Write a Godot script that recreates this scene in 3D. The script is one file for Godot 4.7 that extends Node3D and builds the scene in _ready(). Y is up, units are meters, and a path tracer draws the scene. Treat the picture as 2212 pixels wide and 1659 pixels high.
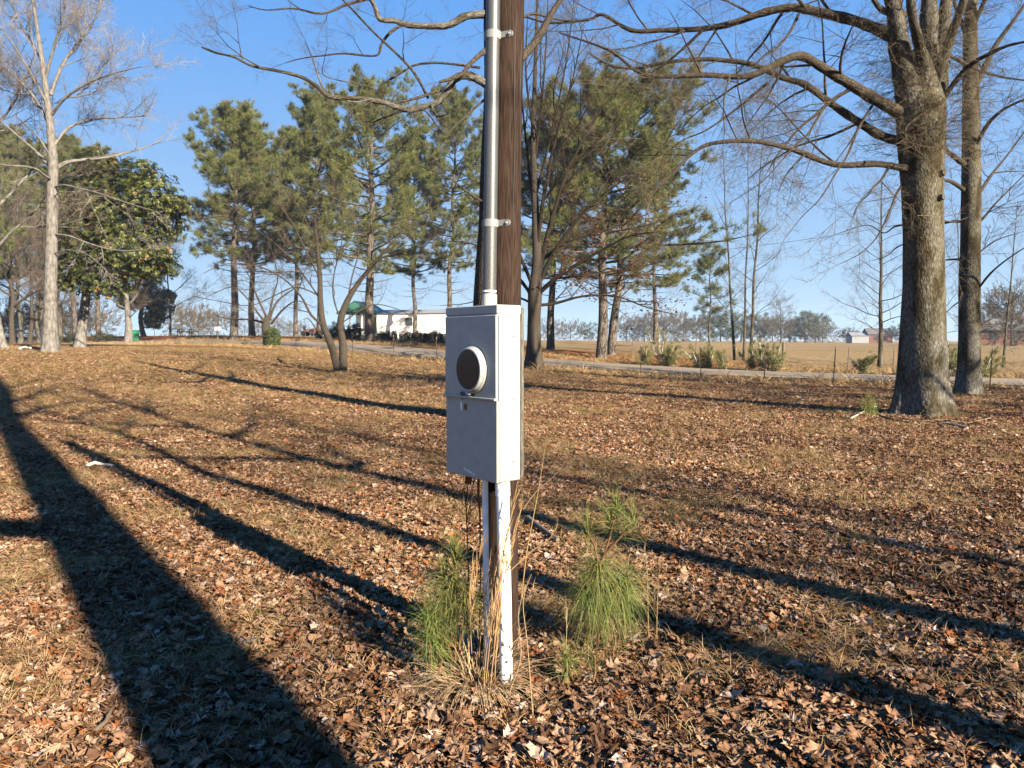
extends Node3D
# A meter pole on a leaf-strewn lawn in winter, with a country road, pines and fields beyond.
# y is up, metres. The camera stands at the origin and looks along -z.

const F := 1598.0            # focal length in pixels of a 2212 x 1659 view
const EYE := Vector3(0, 1.5, 0)
const PITCH := 3.38
const EXPO := 5.3
const SUN_AZ := 41.5         # the sun stands behind the camera, to the right
const SUN_EL := 24.0

var rng := RandomNumberGenerator.new()
var used := {}
var M := {}
var lump := FastNoiseLite.new()
var sprays: Array[ArrayMesh] = []
var far_sprays: Array[ArrayMesh] = []
var mid_sprays: Array[ArrayMesh] = []
var tuft: ArrayMesh
var far_tuft: ArrayMesh


# ------------------------------------------------------------------ mesh builder
class MB:
	var v := PackedVector3Array()
	var n := PackedVector3Array()
	var c := PackedColorArray()
	var uv := PackedVector2Array()
	var ix := PackedInt32Array()
	static var double: Material

	func vert(p: Vector3, nn: Vector3, t: Vector2, col: Color) -> int:
		v.append(p); n.append(nn); uv.append(t); c.append(col)
		return v.size() - 1

	func mesh(mat: Material) -> ArrayMesh:
		var a := []
		a.resize(Mesh.ARRAY_MAX)
		a[Mesh.ARRAY_VERTEX] = v
		a[Mesh.ARRAY_NORMAL] = n
		a[Mesh.ARRAY_TEX_UV] = uv
		if mat == double:
			a[Mesh.ARRAY_TEX_UV2] = uv
		a[Mesh.ARRAY_COLOR] = c
		a[Mesh.ARRAY_INDEX] = ix
		var me := ArrayMesh.new()
		me.add_surface_from_arrays(Mesh.PRIMITIVE_TRIANGLES, a)
		me.surface_set_material(0, mat)
		return me


# a flat polygon, turned so that it faces «out»
func face(m: MB, pts: Array, out: Vector3, col := Color.WHITE) -> void:
	var nn: Vector3 = (pts[1] - pts[0]).cross(pts[2] - pts[0]).normalized()
	var flip := nn.dot(out) < 0
	if flip:
		nn = -nn
	var b := m.v.size()
	var ax := nn.cross(Vector3.UP)
	ax = Vector3.RIGHT if ax.length() < 0.1 else ax.normalized()
	var ay := ax.cross(nn)
	for p in pts:
		m.vert(p, nn, Vector2(p.dot(ax), p.dot(ay)), col)
	for k in range(1, pts.size() - 1):
		if flip:
			m.ix.append_array([b, b + k, b + k + 1])
		else:
			m.ix.append_array([b, b + k + 1, b + k])


# a box with chamfered edges
func cbox(m: MB, xf: Transform3D, size: Vector3, b := 0.004, col := Color.WHITE) -> void:
	var h := size * 0.5
	b = minf(b, minf(h.x, minf(h.y, h.z)) * 0.9)
	var co := func(sx, sy, sz, ax) -> Vector3:
		var p := Vector3(sx * (h.x - (0.0 if ax == 0 else b)), sy * (h.y - (0.0 if ax == 1 else b)), sz * (h.z - (0.0 if ax == 2 else b)))
		return xf * p
	for s in [-1, 1]:
		face(m, [co.call(s, -1, -1, 0), co.call(s, 1, -1, 0), co.call(s, 1, 1, 0), co.call(s, -1, 1, 0)], xf.basis.x * s, col)
		face(m, [co.call(-1, s, -1, 1), co.call(1, s, -1, 1), co.call(1, s, 1, 1), co.call(-1, s, 1, 1)], xf.basis.y * s, col)
		face(m, [co.call(-1, -1, s, 2), co.call(1, -1, s, 2), co.call(1, 1, s, 2), co.call(-1, 1, s, 2)], xf.basis.z * s, col)
		for r in [-1, 1]:
			face(m, [co.call(s, r, -1, 0), co.call(s, r, 1, 0), co.call(s, r, 1, 1), co.call(s, r, -1, 1)], xf.basis * Vector3(s, r, 0), col)
			face(m, [co.call(s, -1, r, 0), co.call(s, 1, r, 0), co.call(s, 1, r, 2), co.call(s, -1, r, 2)], xf.basis * Vector3(s, 0, r), col)
			face(m, [co.call(-1, s, r, 1), co.call(1, s, r, 1), co.call(1, s, r, 2), co.call(-1, s, r, 2)], xf.basis * Vector3(0, s, r), col)
			for q in [-1, 1]:
				face(m, [co.call(s, r, q, 0), co.call(s, r, q, 1), co.call(s, r, q, 2)], xf.basis * Vector3(s, r, q), col)


func box_at(m: MB, c: Vector3, size: Vector3, b := 0.004, turn := 0.0, col := Color.WHITE) -> void:
	cbox(m, Transform3D(Basis(Vector3.UP, turn), c), size, b, col)


func tube(m: MB, pts: PackedVector3Array, rad: PackedFloat32Array, sides: int, col := Color.WHITE, cap := false) -> void:
	var count := pts.size()
	var b := m.v.size()
	var u := Vector3.ZERO
	var along := 0.0
	var round_ := TAU * rad[0]
	for k in count:
		var t := (pts[mini(k + 1, count - 1)] - pts[maxi(k - 1, 0)]).normalized()
		if k == 0:
			u = t.cross(Vector3.RIGHT if absf(t.x) < 0.8 else Vector3.FORWARD).normalized()
		else:
			u = (u - t * u.dot(t)).normalized()
			along += pts[k].distance_to(pts[k - 1])
		var w := t.cross(u)
		for j in sides + 1:
			var a := TAU * j / sides
			var d := u * cos(a) + w * sin(a)
			m.vert(pts[k] + d * rad[k], d, Vector2(round_ * j / sides, along), col)
	var row := sides + 1
	for k in count - 1:
		for j in sides:
			var a := b + k * row + j
			m.ix.append_array([a, a + row, a + 1, a + 1, a + row, a + row + 1])
	if cap:
		for e in [0, count - 1]:
			var pt: Array = []
			for j in sides:
				pt.append(m.v[b + e * row + j])
			face(m, pt, (pts[e] - pts[1 if e == 0 else count - 2]), col)


func rod(m: MB, a: Vector3, b: Vector3, r: float, sides := 8, col := Color.WHITE, cap := true, r2 := -1.0) -> void:
	tube(m, PackedVector3Array([a, b]), PackedFloat32Array([r, r if r2 < 0 else r2]), sides, col, cap)


# a flat-ended ribbon blade, bent along its length
func blade(m: MB, p: Vector3, dir: Vector3, length: float, width: float, droop: float, segs: int, col := Color.WHITE) -> void:
	var side := dir.cross(Vector3.UP)
	side = Vector3.RIGHT.rotated(Vector3.UP, rng.randf() * TAU) if side.length() < 0.15 else side.normalized()
	side = side.rotated(dir.normalized(), rng.randf_range(-0.9, 0.9))
	var d := dir.normalized()
	var b := m.v.size()
	for k in segs + 1:
		var f := float(k) / segs
		var w := width * 0.5 * (1.0 - f * f * 0.9)
		var nn := side.cross(d).normalized()
		m.vert(p - side * w, nn, Vector2(0, f), col)
		m.vert(p + side * w, nn, Vector2(1, f), col)
		p += d * length / segs
		d = (d + Vector3.DOWN * droop / segs).normalized()
	for k in segs:
		var a := b + k * 2
		m.ix.append_array([a, a + 2, a + 1, a + 1, a + 2, a + 3])


# ------------------------------------------------------------------ naming
func numbered(called: String) -> String:
	var k: int = used.get(called, 0)
	used[called] = k + 1
	return called if k == 0 else "%s_%03d" % [called, k]


func tag(o: Node, label: String, category: String, group := "", kind := "") -> Node:
	if label: o.set_meta("label", label)
	if category: o.set_meta("category", category)
	if group: o.set_meta("group", group)
	if kind: o.set_meta("kind", kind)
	return o


func thing(called: String, label: String, category: String, at := Vector3.ZERO, turn := 0.0, group := "") -> Node3D:
	var o := Node3D.new()
	o.name = numbered(called)
	add_child(o, true)
	o.position = at
	o.rotation.y = turn
	tag(o, label, category, group)
	return o


# commits a mesh as one named object; the mesh is given in world axes, so the parent's place is taken off
func obj(called: String, m: MB, mat: Material, parent: Node = null, local := false) -> MeshInstance3D:
	var o := MeshInstance3D.new()
	o.mesh = m.mesh(mat)
	if parent == null:
		o.name = numbered(called)
		add_child(o, true)
	else:
		o.name = called
		parent.add_child(o, true)
		if not local:
			o.transform = root_xf(parent).affine_inverse()
	return o


func root_xf(o: Node) -> Transform3D:
	var t := Transform3D()
	while o is Node3D and o != self:
		t = (o as Node3D).transform * t
		o = o.get_parent()
	return t


func scatter(called: String, mesh: Mesh, xfs: Array, cols: PackedColorArray, parent: Node = null, stuff := true) -> MultiMeshInstance3D:
	var mm := MultiMesh.new()
	mm.transform_format = MultiMesh.TRANSFORM_3D
	mm.use_colors = true
	mm.mesh = mesh
	mm.instance_count = xfs.size()
	for i in xfs.size():
		mm.set_instance_transform(i, xfs[i])
		mm.set_instance_color(i, cols[i])
	var o := MultiMeshInstance3D.new()
	o.multimesh = mm
	if parent == null:
		o.name = numbered(called)
		add_child(o, true)
	else:
		o.name = called
		parent.add_child(o, true)
		o.transform = root_xf(parent).affine_inverse()
	if stuff:
		o.set_meta("kind", "stuff")
	return o


# ------------------------------------------------------------------ view geometry
func ray(px: float, py: float) -> Vector3:
	var th := deg_to_rad(PITCH)
	var dx := (px - 1106.0) / F
	var dy := (829.5 - py) / F
	return Vector3(dx, dy * cos(th) - sin(th), -(cos(th) + dy * sin(th)))


func at(px: float, py: float, d: float) -> Vector3:
	var r := ray(px, py)
	return EYE + r / -r.z * d


func foot(px: float, d: float, py := 770.0) -> Vector3:
	var p := at(px, py, d)
	return Vector3(p.x, H(p.x, p.z), p.z)


func st(x: float, z: float) -> Vector2:
	return Vector2((x - 16.4) * 0.649 - (z + 24.0) * 0.761, -(x - 16.4) * 0.761 - (z + 24.0) * 0.649)


func road_point(px: float, s: float) -> Vector3:
	var a := (px - 1106.0) / F
	var t := (16.4 + 0.649 * s - a * (24.0 + 0.761 * s)) / (0.761 + 0.649 * a)
	return from_st(s, t)


func from_st(s: float, t: float) -> Vector3:
	var x := 16.4 + 0.649 * s - 0.761 * t
	var z := -24.0 - 0.761 * s - 0.649 * t
	return Vector3(x, H(x, z), z)


func far_height(a: float) -> float:
	var ks := [-2.0, 2.6, -0.6, 2.6, -0.45, 2.45, -0.3, 2.0, -0.15, 1.45, 0.05, 1.45, 0.2, 1.05, 0.45, 0.6, 2.0, 0.5]
	for k in range(0, ks.size() - 2, 2):
		if a < ks[k + 2]:
			return lerpf(ks[k + 1], ks[k + 3], smoothstep(0.0, 1.0, clampf((a - ks[k]) / (ks[k + 2] - ks[k]), 0, 1)))
	return 0.5


func H(x: float, z: float) -> float:
	var q := st(x, z)
	var ht := 1.15 * smoothstep(8.0, 52.0, q.y) + 0.05 * smoothstep(8.0, 50.0, q.y) * clampf(q.x, 0.0, 5.8)
	var bank := (0.3 * smoothstep(10.0, 18.0, q.y) - 0.25 * smoothstep(26.0, 40.0, q.y) + 0.55 * smoothstep(48.0, 75.0, q.y)) * smoothstep(6.0, 10.5, q.x)
	var h := ht + bank
	var w := smoothstep(14.0, 48.0, q.x)
	if w > 0:
		var a := x / -z if z < -5 else 2.0
		h = lerpf(h, far_height(a), w)
	var calm := smoothstep(-3.0, -0.5, q.x) * (1.0 - smoothstep(6.0, 8.0, q.x))
	h += (1.0 - calm) * 0.05 * lump.get_noise_2d(x * 1.6, z * 1.6) * smoothstep(1.0, 6.0, Vector2(x, z + 3.3).length())
	return h


# ------------------------------------------------------------------ materials
func lin(r: float, g: float, b: float) -> Color:
	return Color(r, g, b).linear_to_srgb()


func noise_tex(freq: float, kind: int, stops: Array, seed_: int, w := 256, h := 256, octaves := 4, warp := 0.0) -> NoiseTexture2D:
	var no := FastNoiseLite.new()
	no.noise_type = kind
	no.frequency = freq
	no.seed = seed_
	no.fractal_octaves = octaves
	if kind == FastNoiseLite.TYPE_CELLULAR:
		no.cellular_return_type = FastNoiseLite.RETURN_CELL_VALUE
		no.cellular_jitter = 1.0
		no.fractal_type = FastNoiseLite.FRACTAL_NONE
	if warp > 0:
		no.domain_warp_enabled = true
		no.domain_warp_amplitude = warp
		no.domain_warp_frequency = freq * 1.5
	var t := NoiseTexture2D.new()
	t.width = w
	t.height = h
	t.seamless = true
	t.noise = no
	if stops.size():
		var g := Gradient.new()
		var off := PackedFloat32Array()
		var col := PackedColorArray()
		for s in stops:
			off.append(s[0])
			col.append(s[1])
		g.offsets = off
		g.colors = col
		t.color_ramp = g
	return t


func mat(key: String, color: Color, rough := 0.85, vc := false, tex: Texture2D = null, uvs := Vector3.ONE, tri := false) -> StandardMaterial3D:
	var m := StandardMaterial3D.new()
	m.resource_name = key
	m.albedo_color = color
	m.roughness = rough
	m.metallic_specular = 0.12 if rough > 0.72 else 0.35
	m.vertex_color_use_as_albedo = vc
	m.cull_mode = BaseMaterial3D.CULL_DISABLED
	if tex:
		m.albedo_texture = tex
		m.uv1_scale = uvs
		if tri:
			m.uv1_triplanar = true
			m.uv1_world_triplanar = true
	M[key] = m
	return m


func bump(m: StandardMaterial3D, tex: Texture2D, cm: float) -> void:
	m.heightmap_enabled = true
	m.heightmap_texture = tex
	m.heightmap_scale = cm


func make_materials() -> void:
	var S := FastNoiseLite.TYPE_SIMPLEX_SMOOTH
	var C := FastNoiseLite.TYPE_CELLULAR
	# bark of the oaks: grey with pale lichen and dark furrows (u is round the trunk, v up it)
	var oak := noise_tex(0.055, S, [[0.0, lin(.045, .040, .034)], [0.38, lin(.082, .074, .062)], [0.52, lin(.098, .090, .076)], [0.66, lin(.122, .114, .098)], [0.8, lin(.155, .147, .13)], [1.0, lin(.20, .19, .17)]], 3, 512, 512, 5)
	bump(mat("oak_bark", Color.WHITE, 0.95, true, oak, Vector3(0.55, 0.30, 1)), noise_tex(0.07, S, [], 4, 512, 512, 4), 1.8)
	var ob: StandardMaterial3D = M.oak_bark
	MB.double = ob
	ob.detail_enabled = true
	ob.detail_blend_mode = BaseMaterial3D.BLEND_MODE_MUL
	ob.detail_uv_layer = BaseMaterial3D.DETAIL_UV_2
	ob.detail_albedo = noise_tex(0.012, S, [[0.25, Color(.66, .63, .55)], [0.5, Color(.9, .88, .83)], [0.65, Color(1, 1, 1)]], 5, 512, 512, 5)
	ob.uv2_scale = Vector3(0.31, 0.17, 1)
	var dark := noise_tex(0.06, S, [[0.0, lin(.014, .012, .010)], [0.4, lin(.040, .033, .026)], [0.58, lin(.062, .052, .041)], [0.75, lin(.10, .088, .072)], [1.0, lin(.16, .145, .12)]], 7, 512, 512, 5)
	bump(mat("dark_bark", Color.WHITE, 0.95, true, dark, Vector3(1.4, 0.45, 1)), noise_tex(0.07, S, [], 8, 256, 256, 4), 2.2)
	var pale := noise_tex(0.03, S, [[0.0, lin(.06, .055, .05)], [0.4, lin(.115, .108, .10)], [0.6, lin(.15, .143, .134)], [1.0, lin(.19, .184, .177)]], 9, 256, 256, 5)
	bump(mat("pale_bark", Color.WHITE, 0.9, true, pale, Vector3(0.7, 0.3, 1)), noise_tex(0.05, S, [], 10, 256, 256, 3), 0.8)
	var pinebark := noise_tex(0.05, C, [[0.0, lin(.025, .021, .018)], [0.4, lin(.066, .055, .047)], [0.7, lin(.10, .087, .076)], [1.0, lin(.15, .135, .12)]], 11, 256, 256, 1, 14.0)
	bump(mat("pine_bark", Color.WHITE, 0.95, true, pinebark, Vector3(1.2, 0.5, 1)), noise_tex(0.05, S, [], 12, 256, 256, 3), 2.0)
	mat("twig", Color.WHITE, 0.9, true)
	mat("needle", Color.WHITE, 0.6, true)
	mat("glossy_leaf", Color.WHITE, 0.48, true)
	var lf := mat("dead_leaf", Color.WHITE, 0.75, true, noise_tex(0.03, S, [[0.0, Color(.78, .74, .70)], [0.5, Color(.95, .93, .9)], [1.0, Color(1, 1, 1)]], 15, 128, 128, 3), Vector3(1, 1, 1))
	lf.backlight_enabled = true
	lf.backlight = Color(.16, .10, .05)
	var gr := mat("dry_grass", Color.WHITE, 0.8, true)
	gr.backlight_enabled = true
	gr.backlight = Color(.2, .16, .08)
	# ground: small leaf-like cells over broad tonal drift; zones are tinted at the vertices
	var litter := noise_tex(0.055, C, [[0.0, lin(.34, .31, .28)], [0.25, lin(.58, .54, .50)], [0.5, lin(.74, .71, .67)], [0.75, lin(.88, .86, .83)], [1.0, lin(1, 1, 1)]], 21, 1024, 1024, 1, 12.0)
	var gm := mat("ground", Color.WHITE, 0.95, true, litter, Vector3(0.42, 0.42, 0.42), true)
	bump(gm, noise_tex(0.06, S, [], 22, 512, 512, 4), 3.0)
	gm.detail_enabled = true
	gm.detail_blend_mode = BaseMaterial3D.BLEND_MODE_MUL
	gm.detail_albedo = noise_tex(0.012, S, [[0.2, Color(.80, .78, .74)], [0.5, Color(.95, .94, .92)], [0.8, Color(1, 1, 1)]], 23, 512, 512, 4)
	gm.detail_uv_layer = BaseMaterial3D.DETAIL_UV_1
	var asphalt := noise_tex(0.2, S, [[0.2, lin(.17, .142, .11)], [0.5, lin(.23, .194, .152)], [0.8, lin(.29, .246, .195)]], 25, 512, 512, 5)
	mat("asphalt", Color.WHITE, 0.9, false, asphalt, Vector3(0.5, 0.5, 0.5), true)
	# the pole's wood: long dark grain
	var wood := noise_tex(0.03, S, [[0.0, lin(.012, .0075, .006)], [0.36, lin(.026, .017, .0135)], [0.6, lin(.036, .0245, .0195)], [1.0, lin(.056, .040, .033)]], 31, 512, 512, 5)
	bump(mat("pole_wood", Color.WHITE, 0.9, true, wood, Vector3(8.0, 0.42, 1)), wood, 0.5)
	var zinc := noise_tex(0.05, S, [[0.2, lin(.060, .065, .069)], [0.5, lin(.082, .088, .093)], [0.8, lin(.112, .118, .123)]], 33, 256, 256, 4)
	var z := mat("galvanized", Color.WHITE, 0.42, false, zinc, Vector3(9, 9, 9), true)
	z.metallic = 0.35
	z.metallic_specular = 0.5
	var paint := noise_tex(0.02, S, [[0.15, lin(.232, .246, .232)], [0.5, lin(.255, .270, .254)], [0.85, lin(.272, .288, .270)]], 35, 512, 512, 5)
	var pa := mat("grey_enamel", Color.WHITE, 0.42, false, paint, Vector3(1.7, 1.7, 1.7), true)
	pa.metallic_specular = 0.45
	bump(pa, noise_tex(0.03, S, [], 36, 256, 256, 5), 0.12)
	mat("zinc_ring", lin(.27, .285, .29), 0.4)
	M.zinc_ring.metallic = 0.2
	mat("strap_zinc", lin(.13, .14, .146), 0.4)
	mat("meter_glass", lin(.030, .025, .021), 0.22)
	mat("meter_face", lin(.09, .07, .055), 0.4)
	mat("pvc", Color.WHITE, 0.45, false, noise_tex(0.03, S, [[0.2, lin(.62, .62, .60)], [0.5, lin(.74, .74, .72)], [0.8, lin(.80, .80, .78)]], 37, 256, 256, 4), Vector3(2, 1.2, 2), true)
	mat("grey_board", Color.WHITE, 0.9, false, noise_tex(0.05, S, [[0.2, lin(.06, .058, .05)], [0.5, lin(.11, .105, .092)], [0.8, lin(.16, .155, .14)]], 38, 256, 256, 5), Vector3(9, 1.0, 9), true)
	mat("rust", lin(.16, .065, .03), 0.9)
	mat("black_iron", lin(.02, .02, .02), 0.6)
	mat("white_paint", lin(.78, .78, .76), 0.6)
	mat("scuff", lin(.55, .56, .58), 0.8)
	mat("bin_green", lin(.01, .17, .085), 0.45)
	mat("weathered_wood", Color.WHITE, 0.9, true, noise_tex(0.04, S, [[0.2, lin(.5, .5, .5)], [0.8, lin(1, 1, 1)]], 39, 256, 256, 4), Vector3(3, .6, 3), true)
	mat("white_siding", lin(.82, .82, .80), 0.6)
	mat("green_metal", lin(.03, .10, .085), 0.5)
	mat("green_door", lin(.20, .24, .05), 0.6)
	mat("grey_roof", lin(.15, .16, .175), 0.6)
	mat("dark_roof", lin(.085, .085, .09), 0.8)
	mat("red_brick", lin(.105, .052, .04), 0.9)
	mat("window_glass", lin(.03, .04, .05), 0.1)
	mat("brick_trim", lin(.6, .6, .58), 0.7)
	mat("wire", lin(.03, .03, .035), 0.6)
	mat("red_paint", lin(.06, .018, .012), 0.6)
	mat("rubber", lin(.02, .02, .02), 0.8)
	mat("vine", lin(.06, .045, .035), 0.8)
	for key in ["oak_bark", "dark_bark", "pale_bark", "pine_bark", "twig", "needle", "glossy_leaf", "dead_leaf", "dry_grass", "ground", "asphalt", "pole_wood", "galvanized", "grey_board", "weathered_wood"]:
		M[key].albedo_color = lin(.74, .74, .74)
	M.oak_bark.albedo_color = lin(.72, .76, .80)


# ------------------------------------------------------------------ plant pieces
func unit() -> Vector3:
	var z := rng.randf_range(-1, 1)
	var a := rng.randf() * TAU
	var r := sqrt(1.0 - z * z)
	return Vector3(r * cos(a), z, r * sin(a))


func aim(dir: Vector3, s: float, p: Vector3) -> Transform3D:
	var y := dir.normalized()
	var x := y.cross(unit())
	x = y.cross(Vector3.RIGHT).normalized() if x.length() < 0.05 else x.normalized()
	return Transform3D(Basis(x * s, y * s, x.cross(y) * s), p)


func tint(a: Color, b: Color, spread := 0.12) -> Color:
	var c := a.lerp(b, rng.randf())
	var k := 1.0 + rng.randf_range(-spread, spread)
	return Color(c.r * k, c.g * k, c.b * k)


func make_plant_meshes() -> void:
	# bare twig sprays, one metre long, growing along +y
	for kind in 4:
		rng.seed = 100 + kind
		var m := MB.new()
		grow_twig(m, Vector3.ZERO, Vector3.UP, 1.0, 0.0062, 0)
		sprays.append(m.mesh(M.twig))
		m = MB.new()
		grow_twig(m, Vector3.ZERO, Vector3.UP, 1.0, 0.042, 0)
		far_sprays.append(m.mesh(M.twig))
		m = MB.new()
		grow_twig(m, Vector3.ZERO, Vector3.UP, 1.0, 0.0105, 0)
		mid_sprays.append(m.mesh(M.twig))
	rng.seed = 120
	var t := MB.new()
	for k in 34:
		var d := (unit() + Vector3(0, 0.75, 0)).normalized()
		var p := Vector3(0, rng.randf_range(-0.1, 0.12), 0) + d * 0.02
		var L := rng.randf_range(0.15, 0.26)
		var side := d.cross(unit()).normalized() * 0.0065
		var nn := side.cross(d).normalized()
		var b := t.v.size()
		t.vert(p - side, nn, Vector2.ZERO, Color.WHITE)
		t.vert(p + side, nn, Vector2.ZERO, Color.WHITE)
		t.vert(p + d * L, nn, Vector2.ZERO, Color.WHITE)
		t.ix.append_array([b, b + 2, b + 1])
	tuft = t.mesh(M.needle)
	t = MB.new()
	for k in 46:
		var d := unit()
		var p := unit() * rng.randf_range(0.1, 0.5)
		var side := d.cross(unit()).normalized() * 0.05
		var nn := (p.normalized() + side.cross(d).normalized() * 0.6).normalized()
		var b := t.v.size()
		t.vert(p - side, nn, Vector2.ZERO, Color.WHITE)
		t.vert(p + side, nn, Vector2.ZERO, Color.WHITE)
		t.vert(p + d * 0.3, nn, Vector2.ZERO, Color.WHITE)
		t.ix.append_array([b, b + 2, b + 1])
	far_tuft = t.mesh(M.needle)


func grow_twig(m: MB, p: Vector3, d: Vector3, length: float, r: float, level: int) -> void:
	var pts := PackedVector3Array([p])
	var rad := PackedFloat32Array([r])
	var segs := 5 if level == 0 else (3 if level == 1 else 2)
	for k in segs:
		d = (d + unit() * 0.20 + (Vector3.UP * 0.06 if level else Vector3.ZERO)).normalized()
		p += d * length / segs
		pts.append(p)
		rad.append(r * lerpf(1.0, 0.35, float(k + 1) / segs))
		if level < 2 and k < segs:
			for c in (2 if level == 0 else 1):
				var off := d.cross(unit()).normalized()
				var cd := (d * rng.randf_range(0.55, 1.0) + off).normalized()
				grow_twig(m, pts[k].lerp(p, rng.randf_range(0.3, 1.0)), cd, length * rng.randf_range(0.28, 0.5) * (1.1 - 0.5 * k / segs), r * 0.6, level + 1)
	tube(m, pts, rad, 3)


# a branch that wanders and forks; ends are noted in «ends» as [place, direction, scale]
func grow(m: MB, ends: Array, p: Vector3, d: Vector3, length: float, r: float, level: int, o: Dictionary) -> void:
	var segs: int = maxi(3, int(length / o.get("seg", 0.45)))
	segs = mini(segs, 12)
	var pts := PackedVector3Array([p])
	var rad := PackedFloat32Array([r])
	var dirs: Array[Vector3] = [d]
	for k in segs:
		d = (d + unit() * o.get("wob", 0.22) + Vector3.UP * o.get("up", 0.06)).normalized()
		p += d * length / segs
		pts.append(p)
		dirs.append(d)
		rad.append(r * lerpf(1.0, 0.28, float(k + 1) / segs))
	tube(m, pts, rad, 7 if r > 0.06 else (5 if r > 0.02 else 3), o.get("col", Color.WHITE))
	sprout(m, ends, pts, rad, dirs, length, level, o)


func sprout(m: MB, ends: Array, pts: PackedVector3Array, rad: PackedFloat32Array, dirs: Array[Vector3], length: float, level: int, o: Dictionary) -> void:
	var last := pts.size() - 1
	var n := int(length * o.get("dens", 1.5) + rng.randf())
	for k in n:
		var f: float = lerpf(o.get("from", 0.2), 0.98, (k + rng.randf()) / n)
		var i := mini(int(f * last), last - 1)
		var q := pts[i].lerp(pts[i + 1], f * last - i)
		var off: Vector3 = (dirs[i].cross(unit()).normalized() + Vector3.UP * o.get("lift", 0.15)).normalized()
		var cd: Vector3 = (dirs[i] * rng.randf_range(0.5, 1.1) + off).normalized()
		var cl: float = length * rng.randf_range(0.28, 0.55) * (1.15 - 0.6 * f) * o.get("kid", 1.0)
		if level < o.get("max", 2) and cl > 0.5:
			grow(m, ends, q, cd, cl, minf(rad[i] * o.get("thin", 0.62), cl * 0.018 + 0.004), level + 1, o)
		else:
			ends.append([q, cd, clampf(cl, 0.35, 1.1)])
	ends.append([pts[last], dirs[last], rng.randf_range(0.5, 1.0)])
	# fine shoots straight from the branch
	for k in int(length * o.get("shoots", 2.0) + rng.randf()):
		var f: float = lerpf(o.get("from", 0.2), 1.0, rng.randf())
		var i := mini(int(f * last), last - 1)
		var off: Vector3 = (dirs[i].cross(unit()).normalized() + Vector3.UP * o.get("lift", 0.15)).normalized()
		ends.append([pts[i].lerp(pts[i + 1], f * last - i), (dirs[i] * rng.randf_range(0.3, 1.0) + off).normalized(), rng.randf_range(0.35, 0.85)])


# a limb along given points (rounded), with its own side growth
func limb(m: MB, ends: Array, ctl: PackedVector3Array, r0: float, r1: float, o: Dictionary) -> void:
	var pts := PackedVector3Array()
	var rad := PackedFloat32Array()
	var dirs: Array[Vector3] = []
	var n := ctl.size() - 1
	var length := 0.0
	for i in n:
		length += ctl[i].distance_to(ctl[i + 1])
		for k in 4:
			var f := k / 4.0
			pts.append(ctl[i].cubic_interpolate(ctl[i + 1], ctl[maxi(i - 1, 0)], ctl[mini(i + 2, n)], f))
	pts.append(ctl[n])
	for k in pts.size():
		var f := float(k) / (pts.size() - 1)
		var ripple := 1.0 + 0.07 * sin(k * 2.3) + 0.05 * sin(k * 5.1)
		rad.append(lerpf(r0, r1, pow(f, 0.8)) * ripple)
		dirs.append((pts[mini(k + 1, pts.size() - 1)] - pts[maxi(k - 1, 0)]).normalized())
	tube(m, pts, rad, 9 if r0 > 0.05 else 6, o.get("col", Color.WHITE))
	sprout(m, ends, pts, rad, dirs, length * o.get("reach", 0.55), o.get("level", 0), o)


func twigs(parent: Node3D, ends: Array, a: Color, b: Color, scale_ := 1.0, called := "twigs") -> void:
	var by: Array = [[], [], [], []]
	for e in ends:
		by[rng.randi() % 4].append(aim(e[1], e[2] * scale_ * rng.randf_range(0.8, 1.3), e[0]))
	for k in 4:
		if by[k].size() == 0:
			continue
		var cols := PackedColorArray()
		for x in by[k]:
			cols.append(tint(a, b, 0.2))
		scatter(called, far_sprays[k] if called == "crown" else (mid_sprays[k] if scale_ > 1.03 else sprays[k]), by[k], cols, parent)


# a trunk with a flared, fluted foot
func trunk(parent: Node3D, ctl: PackedVector3Array, rads: Array, material: Material, flare := 0.5, sides := 20, fade := 0.5, mossy := false) -> void:
	var m := MB.new()
	var n := ctl.size() - 1
	var pts := PackedVector3Array()
	var rr := PackedFloat32Array()
	for i in n:
		for k in 6:
			var f := k / 6.0
			pts.append(ctl[i].cubic_interpolate(ctl[i + 1], ctl[maxi(i - 1, 0)], ctl[mini(i + 2, n)], f))
			rr.append(lerpf(rads[i], rads[i + 1], f))
	pts.append(ctl[n])
	rr.append(rads[n])
	tube(m, pts, rr, sides)
	var base := ctl[0]
	var ph := rng.randf() * TAU
	for k in m.v.size():
		var p := m.v[k]
		var q := p - base
		var up := maxf(q.y, 0.0)
		var row := k / (sides + 1)
		var d := m.n[k]
		var a := atan2(d.z, d.x)
		var lobe := 0.5 + 0.5 * cos(a * 5.0 + ph + 0.6 * sin(a * 2.0))
		var grow_ := flare * (exp(-up / fade) * (0.45 + 0.75 * lobe * lobe) + 0.25 * exp(-up / (fade * 3.0)) * (lobe - 0.4))
		var rough := 0.045 * lump.get_noise_3d(p.x * 9.0, p.y * 3.0, p.z * 9.0)
		m.v[k] = p + d * rr[row] * (grow_ + rough)
	if mossy:
		for k in m.v.size():
			var hh := m.v[k].y - base.y
			var blot := lump.get_noise_3d(m.v[k].x * 12.0, m.v[k].y * 5.0, m.v[k].z * 12.0)
			var lichen := clampf(1.25 - hh * 0.42 + blot * 1.1, 0.0, 1.0)
			m.c[k] = Color(.95, .92, .80).lerp(Color(1.95, 2.0, 2.05), lichen)
	resmooth(m, sides, pts.size())
	obj("trunk", m, material, parent)


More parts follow.
